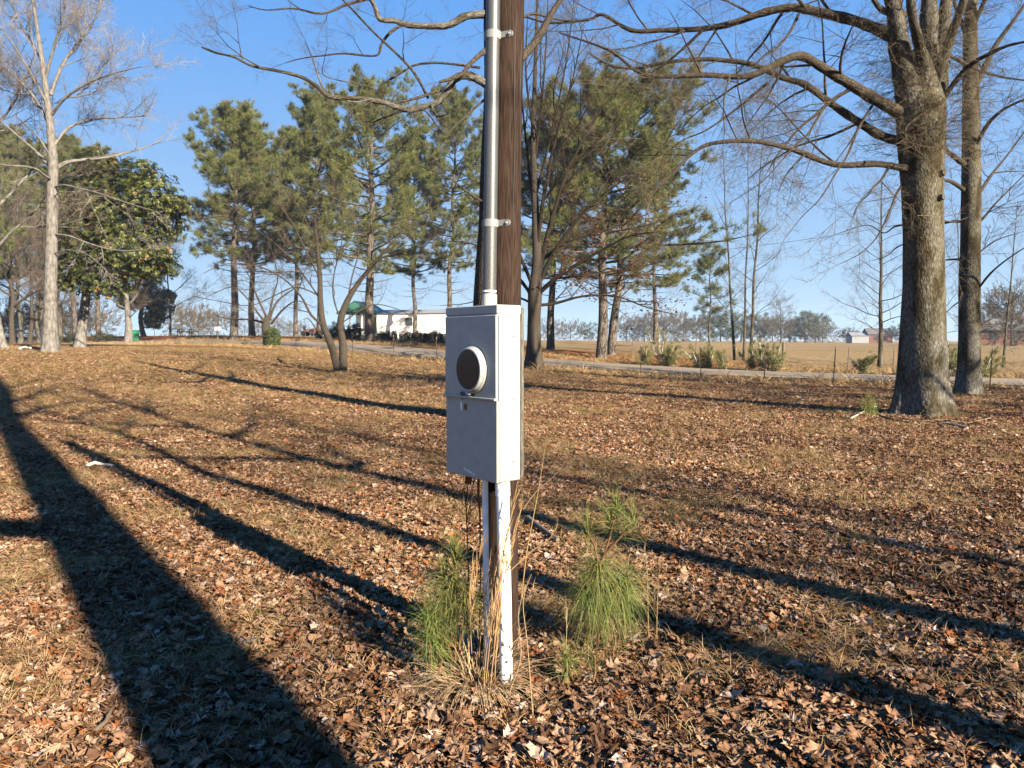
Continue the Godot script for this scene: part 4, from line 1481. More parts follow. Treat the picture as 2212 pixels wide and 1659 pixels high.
func build_shade_trees() -> void:
	# the trees behind the camera whose shadows lie across the lawn
	var g := "bare trees behind the viewer"
	var big := bare_tree("shade_tree", "thick bare tree behind the viewer that throws the broad left shadow", g, Vector3(3.70, 0, 3.83), 15.0, .39, {"seed": 451, "limbs": 7, "clear": 0.62, "spread": 0.30, "dens": 1.0, "max": 2, "seg": 0.5, "twig": 1.0, "lean": Vector3(2.15, 0, -1.9), "tip": 0.4, "wander": 0.008, "rise0": 0.35, "thick": 1.4})
	for w in [[Vector3(4.4, 5.3, 3.2), Vector3(2.4, 6.6, 4.9), Vector3(.9, 7.2, 6.6), Vector3(-.8, 8.8, 8.0), .17]]:
		var m := MB.new()
		var ends := []
		limb(m, ends, PackedVector3Array([w[0], w[1], w[2], w[3]]), w[4], .03, {"dens": 1.2, "max": 2, "reach": .6})
		obj("limb", m, M.oak_bark, big)
		twigs(big, ends, Color(.06, .05, .042), Color(.11, .095, .08))
	bare_tree("shade_tree", "slim bare tree behind the viewer nearest the lower right shadow", g, Vector3(5.9, 0, 2.06), 12.0, .17, {"seed": 452, "limbs": 6, "clear": 0.66, "spread": 0.24, "dens": 0.9, "max": 2, "seg": 0.5, "twig": 1.0, "thick": 1.2})
	bare_tree("shade_tree", "slim bare tree right of the viewer whose shadow crosses behind the young pine", g, Vector3(7.5, 0, 1.9), 13.0, .19, {"seed": 453, "limbs": 9, "clear": 0.45, "spread": 0.28, "dens": 1.3, "max": 2, "seg": 0.5, "twig": 1.1, "thick": 1.2})
	bare_tree("shade_tree", "wide bare tree right of the viewer that mottles the right lawn", g, Vector3(16.0, 0, 9.4), 14.0, .22, {"seed": 454, "limbs": 16, "clear": 0.4, "spread": 0.34, "dens": 1.7, "max": 2, "seg": 0.5, "twig": 1.0, "thick": 0.6})
	bare_tree("shade_tree", "bare tree far right of the viewer shading the lawn near the road", g, Vector3(21.0, 0, -5.5), 15.0, .35, {"seed": 455, "limbs": 14, "clear": 0.2, "spread": 0.4, "dens": 1.5, "max": 2, "seg": 0.5, "twig": 1.2})
	bare_tree("shade_tree", "bare tree beyond the right edge of the view beside the road", g, Vector3(24.0, 0, -13.0), 14.0, .32, {"seed": 456, "limbs": 14, "clear": 0.2, "spread": 0.4, "dens": 1.5, "max": 2, "seg": 0.5, "twig": 1.2})


# ------------------------------------------------------------------ roadside
func build_roadside() -> void:
	# thin steel fence posts on the near verge and wooden ones beyond the road
	var near := [76, 222, 296, 336, 388, 460, 530, 640, 762, 850, 944, 1384, 1515, 1652, 1801, 2004, 2140]
	var post := MB.new()
	box_at(post, Vector3(0, 0.62, 0), Vector3(0.035, 1.35, 0.012), 0.003, 0, Color(.07, .05, .04))
	box_at(post, Vector3(0, 0.62, 0.018), Vector3(0.010, 1.35, 0.022), 0.002, 0, Color(.07, .05, .04))
	for k in 6:
		box_at(post, Vector3(0, 0.25 + k * 0.16, -0.012), Vector3(0.014, 0.02, 0.012), 0.002, 0, Color(.07, .05, .04))
	box_at(post, Vector3(0, 1.26, 0.004), Vector3(0.037, 0.09, 0.018), 0.002, 0, Color(.35, .33, .30))
	var pm := post.mesh(M.twig)
	for k in near.size():
		var o := MeshInstance3D.new()
		o.mesh = pm
		o.name = numbered("fence_post")
		add_child(o, true)
		o.position = road_point(near[k], -2.3)
		o.rotation.y = deg_to_rad(-50.0 + (k * 37) % 9)
		o.rotation.z = deg_to_rad(((k * 53) % 7 - 3) * 0.8)
		tag(o, "thin rusty steel post on near verge, %s" % ["far left behind the sycamore", "just right of the magnolia trunk", "in front of the green bin", "right of the green bin", "below the picnic table", "left of the small roadside sign", "right of the small roadside sign", "left of the forked tree", "behind the forked tree", "below the white mobile home", "touching the left side of the meter box", "left of the first cedar clump", "before the young bare stemmed pine", "before the slender trunks", "on open ground left of the big oak", "behind the big oak trunk", "right of the slimmer right tree"][k], "fence post", "thin steel posts along the near verge")
	var far := [[1296, 1.25, .03, "pasture post seen left of the paired pines"], [1366, 1.1, .03, "pasture post right of the paired pines"], [1421, 1.5, .035, "pasture post inside the first cedar clump"], [1503, 1.3, .035, "pasture post left of the second cedar clump"], [1691, 1.35, .08, "stout wooden post beside the third cedar clump"], [1832, 1.1, .03, "pasture post alone left of the big oak"], [1930, 1.1, .03, "pasture post close to the big oak"]]
	for w in far:
		var m := MB.new()
		var p := road_point(w[0], 10.5)
		rod(m, p + Vector3(0, -.1, 0), p + Vector3(.02, w[1], 0), w[2], 7, Color(.14, .11, .09), true, w[2] * 0.85)
		tag(obj("fence_post", m, M.twig), w[3], "fence post", "posts along the pasture edge")
	# woven wire between the near posts
	var wire := MB.new()
	for y in [0.45, 0.8, 1.15]:
		var pts := PackedVector3Array()
		var rr := PackedFloat32Array()
		for k in near.size():
			pts.append(road_point(near[k], -2.3) + Vector3(0, y, 0))
			rr.append(0.0022)
		tube(wire, pts, rr, 3)
	tag(obj("fence_wire", wire, M.wire), "three thin wires strung along the near verge posts", "wire")

	# overhead line
	var a := at(1400, 552, 60.0)
	var b := at(2330, 410, 34.0)
	var pl := MB.new()
	var pp := PackedVector3Array()
	var pr := PackedFloat32Array()
	for k in 17:
		var f := k / 16.0
		pp.append(a.lerp(b, f) + Vector3(0, -0.5 * 4.0 * f * (1 - f), 0))
		pr.append(0.011)
	tube(pl, pp, pr, 4)
	tag(obj("power_line", pl, M.wire), "single dark overhead wire crossing the sky at right", "power line")

	# cedar and privet clumps on the far verge
	var cl := [[1393, 5.9, .8, .75], [1428, 6.2, 1.2, 1.5], [1447, 6.0, .7, .85], [1512, 6.1, 1.0, 1.0], [1532, 6.3, .6, .8], [1566, 6.0, .7, .75], [1622, 6.2, .5, 1.15], [1650, 6.2, .75, 1.3], [1678, 6.0, .7, .95], [1865, 6.4, .5, .8], [2052, 6.2, .8, 1.0], [2126, 6.2, .9, 1.0]]
	for i in cl.size():
		rng.seed = 600 + i
		var w = cl[i]
		var p := road_point(w[0], w[1])
		var t := thing("cedar_shrub", "bushy yellow green shrub on the far verge, %s" % ["leftmost of the first clump", "tallest of the first clump", "rightmost of the first clump", "taller one under the young pine", "small one beside the young pine stem", "small one left of the slender trunks", "narrow one right of the slender trunks", "tallest by the stout wooden post", "low one touching the stout wooden post", "sparse one left of the big oak", "between the big oak and the slimmer tree", "right of the slimmer right tree"][i], "shrub", p, 0.0, "shrubs on the far verge")
		var m := MB.new()
		var xs := []
		var cols := PackedColorArray()
		for k in 9:
			var d := (Vector3.UP * rng.randf_range(0.9, 1.8) + unit() * 0.6).normalized()
			var e: Vector3 = p + Vector3(unit().x * w[2] * .4, 0, unit().z * w[2] * .4) + d * w[3] * rng.randf_range(0.6, 1.5)
			tube(m, PackedVector3Array([p, p.lerp(e, 0.5) + unit() * 0.05, e]), PackedFloat32Array([.012, .008, .003]), 3)
			for j in 26:
				var ff := rng.randf_range(0.12, 1.0)
				xs.append(aim(d + unit() * 0.7, rng.randf_range(.4, .8), p.lerp(e, ff) + unit() * w[2] * 0.24 * (1.1 - ff)))
				cols.append(tint(Color(.085, .10, .03), Color(.21, .19, .065), 0.2))
		obj("stem", m, M.twig, t)
		scatter("leaves", tuft, xs, cols, t)

	# dark bushes by the mobile home and brush on the bank
	var bush := [[772, 66.0, 1.5, 1.1, "dark bush under the porch of the white mobile home"], [745, 68.0, 1.3, 1.0, "dark bush left of the porch behind the forked tree"], [838, 70.0, .9, 1.4, "low grey green bush right of the thick pine"], [900, 66.0, .9, 1.6, "low dark brush under the rail fence"], [940, 62.0, .8, 1.4, "low dark brush nearest the meter box on the far bank"], [725, 70.0, 1.6, 1.0, "dark tangled bush between the forked trunks"], [160, 80.0, 1.2, 1.5, "dark low brush beyond the road left of the bin"], [225, 78.0, 1.0, 1.6, "dark low brush left of the bin behind the bank"]]
	for i in bush.size():
		rng.seed = 640 + i
		var w = bush[i]
		var p := foot(w[0], w[1])
		var t := thing("dark_bush", w[4], "bush", p, 0.0, "dark bushes on the far bank")
		var xs := []
		var cols := PackedColorArray()
		for k in 150:
			var u := unit() * pow(rng.randf(), 0.5)
			xs.append(Transform3D(Basis(unit(), rng.randf() * TAU).scaled(Vector3.ONE * rng.randf_range(.25, .5)), p + Vector3(u.x * w[3], absf(u.y) * w[2] + 0.05, u.z * w[3])))
			cols.append(tint(Color(.02, .028, .014), Color(.06, .06, .03), 0.2))
		scatter("leaves", far_tuft, xs, cols, t)

	# green wheeled bin at the far edge of the road
	var bp := from_st(6.1, road_point(296, 6.1).x * 0.0 + st(road_point(296, 6.1).x, road_point(296, 6.1).z).y)
	var t := thing("wheelie_bin", "bright green wheeled rubbish bin standing at the far road edge", "bin", bp, deg_to_rad(25))
	var m := MB.new()
	var lo := [Vector3(-.26, .08, -.28), Vector3(.26, .08, -.28), Vector3(.26, .08, .28), Vector3(-.26, .08, .28)]
	var hi := [Vector3(-.36, 1.05, -.40), Vector3(.36, 1.05, -.40), Vector3(.36, 1.05, .40), Vector3(-.36, 1.05, .40)]
	for k in 4:
		var j := (k + 1) % 4
		face(m, [lo[k], lo[j], hi[j], hi[k]], (lo[k] + lo[j]) * Vector3(1, 0, 1))
	face(m, lo, Vector3.DOWN)
	obj("body", m, M.bin_green, t, true)
	m = MB.new()
	box_at(m, Vector3(0, 1.0, 0), Vector3(.80, .07, .88), .02)
	obj("rim", m, M.bin_green, t, true)
	m = MB.new()
	cbox(m, Transform3D(Basis(Vector3.RIGHT, deg_to_rad(-6)), Vector3(0, 1.10, .02)), Vector3(.76, .07, .86), .025)
	obj("lid", m, M.bin_green, t, true)
	m = MB.new()
	rod(m, Vector3(-.3, 1.05, -.48), Vector3(.3, 1.05, -.48), .018, 8)
	obj("handle", m, M.bin_green, t, true)
	for s in [-1, 1]:
		m = MB.new()
		rod(m, Vector3(.28 * s, .13, -.26), Vector3(.36 * s, .13, -.26), .13, 14)
		obj("wheel", m, M.rubber, t, true)

	# picnic table on the rise
	t = thing("picnic_table", "dark wooden picnic table with attached benches on the rise", "picnic table", foot(400, 86.0), deg_to_rad(8))
	var wc := Color(.06, .045, .035)
	for k in 5:
		m = MB.new()
		box_at(m, Vector3(0, .76, -.32 + k * .16), Vector3(1.95, .045, .145), .004, 0, wc)
		obj("table_plank", m, M.weathered_wood, t, true)
	for s in [-1, 1]:
		for k in 2:
			m = MB.new()
			box_at(m, Vector3(0, .45, s * (.68 + k * .15)), Vector3(1.95, .045, .14), .004, 0, wc)
			obj("bench_plank", m, M.weathered_wood, t, true)
	for x in [-.65, .65]:
		for s in [-1, 1]:
			m = MB.new()
			rod(m, Vector3(x, 0, s * .68), Vector3(x, .74, s * .22), .055, 4, wc)
			obj("leg", m, M.weathered_wood, t, true)
		m = MB.new()
		box_at(m, Vector3(x + .06, .40, 0), Vector3(.05, .09, 1.6), .004, 0, wc)
		obj("crossbar", m, M.weathered_wood, t, true)

	# small sign on a short post
	t = thing("road_marker", "small pale square marker on a short post beside the far verge", "sign", road_point(472, 6.3), deg_to_rad(30))
	m = MB.new()
	box_at(m, Vector3(0, .55, 0), Vector3(.07, 1.1, .05), .004, 0, Color(.2, .17, .14))
	obj("post", m, M.twig, t, true)
	m = MB.new()
	box_at(m, Vector3(0, 1.15, .04), Vector3(.55, .32, .03), .004)
	obj("panel", m, M.scuff, t, true)

	# small yard machine by the trees left of the house
	t = thing("lawn_tractor", "small red and dark lawn tractor parked left of the mobile home porch", "lawn tractor", foot(668, 84.0), deg_to_rad(70))
	m = MB.new()
	box_at(m, Vector3(0, .62, .55), Vector3(.5, .42, .8), .06)
	obj("hood", m, M.red_paint, t, true)
	m = MB.new()
	box_at(m, Vector3(0, .52, -.35), Vector3(.8, .18, .9), .05)
	obj("fender", m, M.red_paint, t, true)
	m = MB.new()
	box_at(m, Vector3(0, .72, -.4), Vector3(.45, .12, .42), .04)
	box_at(m, Vector3(0, .95, -.6), Vector3(.45, .4, .1), .04)
	obj("seat", m, M.rubber, t, true)
	m = MB.new()
	rod(m, Vector3(0, .7, .1), Vector3(0, 1.0, -.05), .025, 6)
	box_at(m, Vector3(0, 1.02, -.06), Vector3(.36, .03, .36), .012)
	obj("steering_wheel", m, M.rubber, t, true)
	for w in [[-.38, -.45, .28, .2], [.38, -.45, .28, .2], [-.32, .65, .2, .14], [.32, .65, .2, .14]]:
		m = MB.new()
		rod(m, Vector3(w[0] - w[3] * .5, w[2], w[1]), Vector3(w[0] + w[3] * .5, w[2], w[1]), w[2], 14)
		obj("wheel", m, M.rubber, t, true)


# ------------------------------------------------------------------ the meter pole
func build_meter() -> void:
	rng.seed = 700
	var Ld := Vector3(-.629, 0, -.777)       # along the front, from the near corner to the left
	var Bd := Vector3(.777, 0, -.629)        # from the front to the back
	var N := Vector3(-.058, 0, -3.10)        # near corner
	var W := .385
	var DP := .125
	var y0 := .894
	var y1 := 1.649
	var bx := Basis(-Ld, Vector3.UP, -Bd)    # x right along the front, y up, z out of the front
	var mid := N + Ld * W * .5 + Bd * DP * .5
	var fr := Transform3D(bx, mid + Bd * -DP * .5)   # origin at the middle of the front, y = 0 at the ground

	# pole
	var t := thing("utility_pole", "dark brown round wooden pole behind the grey meter box", "pole", Vector3(-.043, 0, -3.41))
	var m := MB.new()
	var pts := PackedVector3Array()
	var rr := PackedFloat32Array()
	for k in 24:
		var f := k / 23.0
		pts.append(Vector3(-.058 + .052 * f + .003 * sin(k * .9), -.2 + 4.6 * f, -3.41 + .003 * cos(k * .7)))
		rr.append(lerpf(.080, .070, f))
	tube(m, pts, rr, 28, Color.WHITE, true)
	for k in m.v.size():
		var q := m.v[k]
		var an := atan2(q.z + 3.41, q.x + .03)
		m.v[k] += m.n[k] * (.0022 * lump.get_noise_2d(an * 60.0, q.y * 3.0))
	obj("shaft", m, M.pole_wood, t)
	# two long drying cracks
	for w in [[.55, 1.68, 3.35], [1.05, 2.05, 3.9], [.25, 0.2, 0.85]]:
		m = MB.new()
		pts = PackedVector3Array()
		rr = PackedFloat32Array()
		for k in 12:
			var f := k / 11.0
			var y := lerpf(w[1], w[2], f)
			var pf := (y + .2) / 4.6
			var an: float = w[0] + .05 * sin(k * 1.7)
			pts.append(Vector3(-.058 + .052 * pf, y, -3.41) + Vector3(sin(an), 0, cos(an)) * (lerpf(.080, .070, pf) - .0005))
			rr.append(.0022 * sin(PI * clampf(f, .04, .96)) + .0004)
		tube(m, pts, rr, 5)
		obj("crack", m, M.black_iron, t)

	# backing board
	m = MB.new()
	cbox(m, Transform3D(bx, mid + Bd * (DP * .5 + .012) + Vector3(0, 1.27, 0) - Ld * .006), Vector3(W - .02, .74, .018), .003)
	tag(obj("backing_board", m, M.grey_board), "weathered grey plywood board between the meter box and the pole", "board")

	# meter box
	t = thing("meter_box", "grey metal electric meter box with round meter mounted on the pole", "meter box", Vector3(mid.x, y0, mid.z), 0.0)
	m = MB.new()
	cbox(m, Transform3D(bx, mid + Vector3(0, (y0 + y1) * .5, 0)), Vector3(W - .006, y1 - y0 - .004, DP), .004)
	obj("case", m, M.grey_enamel, t)
	m = MB.new()
	cbox(m, fr.translated_local(Vector3(0, y1 - .019, -DP * .5 + .003)), Vector3(W + .001, .038, DP + .004), .003)
	obj("top_cap", m, M.grey_enamel, t)
	m = MB.new()
	cbox(m, fr.translated_local(Vector3(0, (1.249 + y1 - .042) * .5, .003)), Vector3(W - .004, y1 - .042 - 1.249, .014), .003)
	obj("upper_cover", m, M.grey_enamel, t)
	m = MB.new()
	cbox(m, fr.translated_local(Vector3(0, (y0 + 1.245) * .5, 0)), Vector3(W - .002, 1.245 - y0, .012), .003)
	obj("lower_cover", m, M.grey_enamel, t)
	# drip lip at the seam
	m = MB.new()
	cbox(m, fr.translated_local(Vector3(0, 1.250, .010)), Vector3(W, .010, .022), .002)
	obj("seam_lip", m, M.grey_enamel, t)
	# side flanges and rivets of the case on the sunny side
	m = MB.new()
	cbox(m, Transform3D(bx, N + Bd * .014 + Vector3(0, (y0 + y1 - .04) * .5, 0) - Ld * .0008), Vector3(.004, y1 - y0 - .05, .022), .001)
	obj("side_flange", m, M.grey_enamel, t)
	for k in 3:
		m = MB.new()
		var p := N + Bd * .085 - Ld * .001 + Vector3(0, .98 + .27 * k, 0)
		rod(m, p, p - Ld * .002, .004, 10)
		obj("rivet", m, M.grey_enamel, t)
	# the round meter: socket collar, ring, glass cover, dial
	var c := fr.translated_local(Vector3(.022, 1.372, 0))
	var collar := lathe(c, [[.104, .006], [.106, .014], [.100, .020], [.094, .024]], 48)
	obj("meter_collar", collar, M.grey_enamel, t)
	var ring := lathe(c, [[.094, .008], [.0965, .013], [.097, .030], [.095, .035], [.091, .037], [.087, .036], [.0862, .033]], 56)
	var rg := obj("meter_ring", ring, M.zinc_ring, t)
	m = MB.new()
	cbox(m, c.translated_local(Vector3(-.012, -.101, .024)), Vector3(.03, .016, .020), .003)
	obj("ring_clasp", m, M.zinc_ring, rg)
	var glass := lathe(c, [[.0864, .030], [.0862, .0335], [.0850, .0348], [.0846, .0349], [.0840, .0350], [.06, .0351], [.0001, .0352]], 48)
	var gl := obj("meter_glass", glass, M.meter_glass, t)
	var dial := MB.new()
	var circle := PackedVector3Array()
	var cr := PackedFloat32Array()
	for k in 41:
		var a := TAU * k / 40
		circle.append(c * Vector3(cos(a) * .058, sin(a) * .058, .0352))
		cr.append(.0007)
	tube(dial, circle, cr, 4)
	obj("dial_rim", dial, M.meter_face, gl)
	# hasp, seal, screws
	m = MB.new()
	cbox(m, fr.translated_local(Vector3(-.055, 1.262, .014)), Vector3(.016, .022, .010), .002)
	cbox(m, fr.translated_local(Vector3(-.038, 1.264, .014)), Vector3(.012, .014, .008), .002)
	rod(m, fr * Vector3(-.052, 1.252, .020), fr * Vector3(-.052, 1.236, .012), .002, 6)
	obj("hasp", m, M.galvanized, t)
	m = MB.new()
	rod(m, fr * Vector3(.03, 1.258, .008), fr * Vector3(.03, 1.258, .015), .007, 12)
	obj("screw_knob", m, M.black_iron, t)
	m = MB.new()
	cbox(m, fr.translated_local(Vector3(-.062, 1.207, .009)), Vector3(.010, .036, .006), .001)
	obj("seal_tag", m, M.white_paint, t)
	m = MB.new()
	cbox(m, fr.translated_local(Vector3(-.035, 1.205, .0064)), Vector3(.020, .028, .0012), .0003)
	obj("faded_label", m, M.rust, t)
	# worn-off paint at the bottom edge
	m = MB.new()
	for k in 9:
		var a := rng.randf_range(-1, 1)
		var xx := -.01 + .048 * a
		var p := []
		for j in 6:
			var an := TAU * j / 6
			var r := rng.randf_range(.5, 1.0)
			p.append(fr * Vector3(xx + cos(an) * r * rng.randf_range(.006, .013), y0 + .026 - .010 * a + sin(an) * r * .008, .0064 + .00025 * k))
		face(m, p, -Bd)
	obj("worn_paint", m, M.scuff, t)

	# galvanized conduit rising from the box, with two strap clamps
	t = thing("metal_conduit", "galvanized steel conduit strapped up the left side of the pole", "conduit", Vector3(-.101, y1, -3.30))
	m = MB.new()
	var ca := Vector3(-.101, y1 - .01, -3.30)
	var cb := Vector3(-.0655, 4.1, -3.315)
	tube(m, PackedVector3Array([ca, ca.lerp(cb, .5), cb]), PackedFloat32Array([.0302, .0302, .0302]), 32, Color.WHITE, true)
	obj("pipe", m, M.galvanized, t)
	m = MB.new()
	var c2 := ca.lerp(cb, .004)
	tube(m, PackedVector3Array([c2, ca.lerp(cb, .025), ca.lerp(cb, .027)]), PackedFloat32Array([.034, .034, .031]), 32, Color.WHITE, true)
	obj("hub", m, M.grey_enamel, t)
	m = MB.new()
	tube(m, PackedVector3Array([ca.lerp(cb, .030), ca.lerp(cb, .033)]), PackedFloat32Array([.0312, .0312]), 32, Color.WHITE, true)
	obj("collar_ring", m, M.white_paint, t)
	for y in [2.015, 2.825]:
		var f: float = (y - ca.y) / (cb.y - ca.y)
		var p := ca.lerp(cb, f)
		m = MB.new()
		tube(m, PackedVector3Array([p + Vector3(0, -.017, 0), p + Vector3(0, -.014, 0), p + Vector3(0, .014, 0), p + Vector3(0, .017, 0)]), PackedFloat32Array([.0315, .0372, .0372, .0315]), 32, Color.WHITE, true)
		var st_ := obj("strap", m, M.strap_zinc, t)
		m = MB.new()
		var ear := Transform3D(Basis(Vector3.UP, deg_to_rad(-28.0)), p + Vector3(.052, 0, .012))
		cbox(m, ear, Vector3(.056, .028, .009), .002)
		rod(m, ear * Vector3(.026, 0, -.004), ear * Vector3(.026, 0, .0045), .0145, 16)
		obj("ear", m, M.strap_zinc, st_)
		m = MB.new()
		rod(m, ear * Vector3(.026, 0, .003), ear * Vector3(.026, 0, .010), .006, 6)
		obj("bolt", m, M.zinc_ring, st_)

	# white plastic pipes below the box
	t = thing("plastic_pipe", "thick white plastic pipe running from the box bottom into the ground", "pipe", Vector3(-.024, 0, -3.13))
	m = MB.new()
	var pa := Vector3(-.041, y0 + .01, -3.172)
	var pb := Vector3(-.022, -.1, -3.135)
	tube(m, PackedVector3Array([pa, pb]), PackedFloat32Array([.0280, .0280]), 32, Color.WHITE, true)
	obj("tube", m, M.pvc, t)
	m = MB.new()
	tube(m, PackedVector3Array([pa, pa.lerp(pb, .075)]), PackedFloat32Array([.0318, .0318]), 32, Color.WHITE, true)
	obj("coupling", m, M.pvc, t)
	t = thing("plastic_pipe", "thin white plastic pipe left of the thick one under the meter box", "pipe", Vector3(-.112, 0, -3.26))
	m = MB.new()
	pa = Vector3(-.121, y0 + .01, -3.28)
	pb = Vector3(-.112, -.1, -3.262)
	tube(m, PackedVector3Array([pa, pb]), PackedFloat32Array([.0135, .0135]), 20, Color.WHITE, true)
	obj("tube", m, M.pvc, t)
	# rusty ground wire and tag
	m = MB.new()
	tube(m, PackedVector3Array([Vector3(-.150, y0 + .01, -3.285), Vector3(-.151, .80, -3.285), Vector3(-.144, .72, -3.283), Vector3(-.142, .45, -3.28), Vector3(-.147, .2, -3.27), Vector3(-.14, -.05, -3.262)]), PackedFloat32Array([.006, .006, .004, .003, .003, .003]), 8)
	tag(obj("ground_wire", m, M.rust), "rusty ground wire hanging down beside the thin white pipe", "wire")
	m = MB.new()
	cbox(m, Transform3D(Basis(Vector3.UP, .5).rotated(Vector3.FORWARD, .12), Vector3(-.196, y0 - .022, -3.31)), Vector3(.034, .040, .003), .001)
	tag(obj("metal_tag", m, M.rust), "small rust brown tag hanging below the left part of the meter box", "tag")
	# vines round the thick pipe
	t = thing("dead_vine", "thin dark dead vine twined round the thick white pipe", "vine", Vector3(-.03, 0, -3.13))
	for k in 5:
		m = MB.new()
		pts = PackedVector3Array()
		rr = PackedFloat32Array()
		var a0 := rng.randf() * TAU
		var yb := [.06, .22, .38, .52, .30][k] as float
		for j in 14:
			var f := j / 13.0
			var y := yb + .22 * f
			var p := Vector3(-.041, y0 + .01, -3.172).lerp(Vector3(-.022, -.1, -3.135), (y0 + .01 - y) / (y0 + .11))
			var a := a0 + f * rng.randf_range(2.5, 3.2)
			pts.append(p + Vector3(cos(a), 0, sin(a)) * .0298)
			rr.append(.0013)
		tube(m, pts, rr, 4)
		obj("stem", m, M.vine, t)
	# small ivy leaves near its foot
	m = MB.new()
	for k in 22:
		var y := rng.randf_range(.02, .20) if k % 3 else rng.randf_range(.0, .07)
		var p := Vector3(-.041, y0 + .01, -3.172).lerp(Vector3(-.022, -.1, -3.135), (y0 + .01 - y) / (y0 + .11))
		var a := rng.randf_range(.7, 2.0)
		var d := Vector3(cos(a), 0, sin(a))
		leaf_blade(m, p + d * .031, (d.cross(Vector3.UP) * rng.randf_range(-1, 1) + Vector3.UP * rng.randf_range(.2, 1) + d * .15).normalized(), rng.randf_range(.018, .03), .010)
	obj("vine_leaf", m, M.vine, t).set_meta("kind", "stuff")


# a surface of revolution about c's z axis; profile points are [radius, z]
func lathe(c: Transform3D, prof: Array, sides: int) -> MB:
	var m := MB.new()
	var row := sides + 1
	for k in prof.size():
		var a: Array = prof[maxi(k - 1, 0)]
		var b: Array = prof[mini(k + 1, prof.size() - 1)]
		var slope := Vector2(b[1] - a[1], -(b[0] - a[0])).normalized()
		for j in row:
			var an := TAU * j / sides
			var d := Vector3(cos(an), sin(an), 0)
			m.vert(c * (d * prof[k][0] + Vector3(0, 0, prof[k][1])), c.basis * (d * slope.x + Vector3(0, 0, slope.y)).normalized(), Vector2(j * .01, prof[k][1]), Color.WHITE)
	for k in prof.size() - 1:
		for j in sides:
			var i := k * row + j
			m.ix.append_array([i, i + row, i + 1, i + 1, i + row, i + row + 1])
	return m


# ------------------------------------------------------------------ small plants
func needle_fan(droop: float, long: float, n: int, up: float) -> ArrayMesh:
	var m := MB.new()
	for k in n:
		var d := (unit() + Vector3(0, up, 0)).normalized()
		blade(m, Vector3(0, rng.randf_range(-.05, .05), 0), d, long * rng.randf_range(.7, 1.2), .0026, droop * rng.randf_range(.6, 1.3), 5)
	return m.mesh(M.needle)


func seedling(label: String, base: Vector3, stems: Array, droopy: bool, seed_: int, scale_ := 1.0, a := Color(.06, .095, .022), b := Color(.17, .185, .045)) -> Node3D:
	rng.seed = seed_
	var t := thing("pine_seedling", label, "pine seedling", base, 0.0, "young pines in the grass")
	var loose := needle_fan(2.4 if droopy else 1.0, (.25 if droopy else .16) * scale_, 38 if droopy else 36, 0.25)
	var stiff := needle_fan(0.5, .12 * scale_, 17, 0.8)
	for s in stems:
		# s = [offset of foot, tip, [fractions with drooping needles], [fractions with stiff needles]]
		var m := MB.new()
		var p0: Vector3 = base + s[0]
		var p1: Vector3 = base + s[1]
		tube(m, PackedVector3Array([p0 + Vector3(0, -.03, 0), p0.lerp(p1, .5) + Vector3(.01, 0, .01), p1]), PackedFloat32Array([.0065, .005, .0025]) if scale_ > .6 else PackedFloat32Array([.004, .003, .002]), 6, Color(.16, .09, .05))
		obj("stem", m, M.twig, t)
		for w in [[s[2], loose], [s[3], stiff]]:
			var xs := []
			var cols := PackedColorArray()
			for f in w[0]:
				for j in 3:
					var p := p0.lerp(p1, clampf(f + rng.randf_range(-.035, .035), 0, 1)) + Vector3(rng.randf_range(-1, 1), 0, rng.randf_range(-1, 1)) * .012
					xs.append(Transform3D(Basis(Vector3.UP, rng.randf() * TAU).scaled(Vector3.ONE * rng.randf_range(.8, 1.15)), p))
					cols.append(Color(.20, .12, .05) if rng.randf() < .06 else tint(a, b, .18))
			if xs.size():
				scatter("needles", w[1], xs, cols, t)
	return t


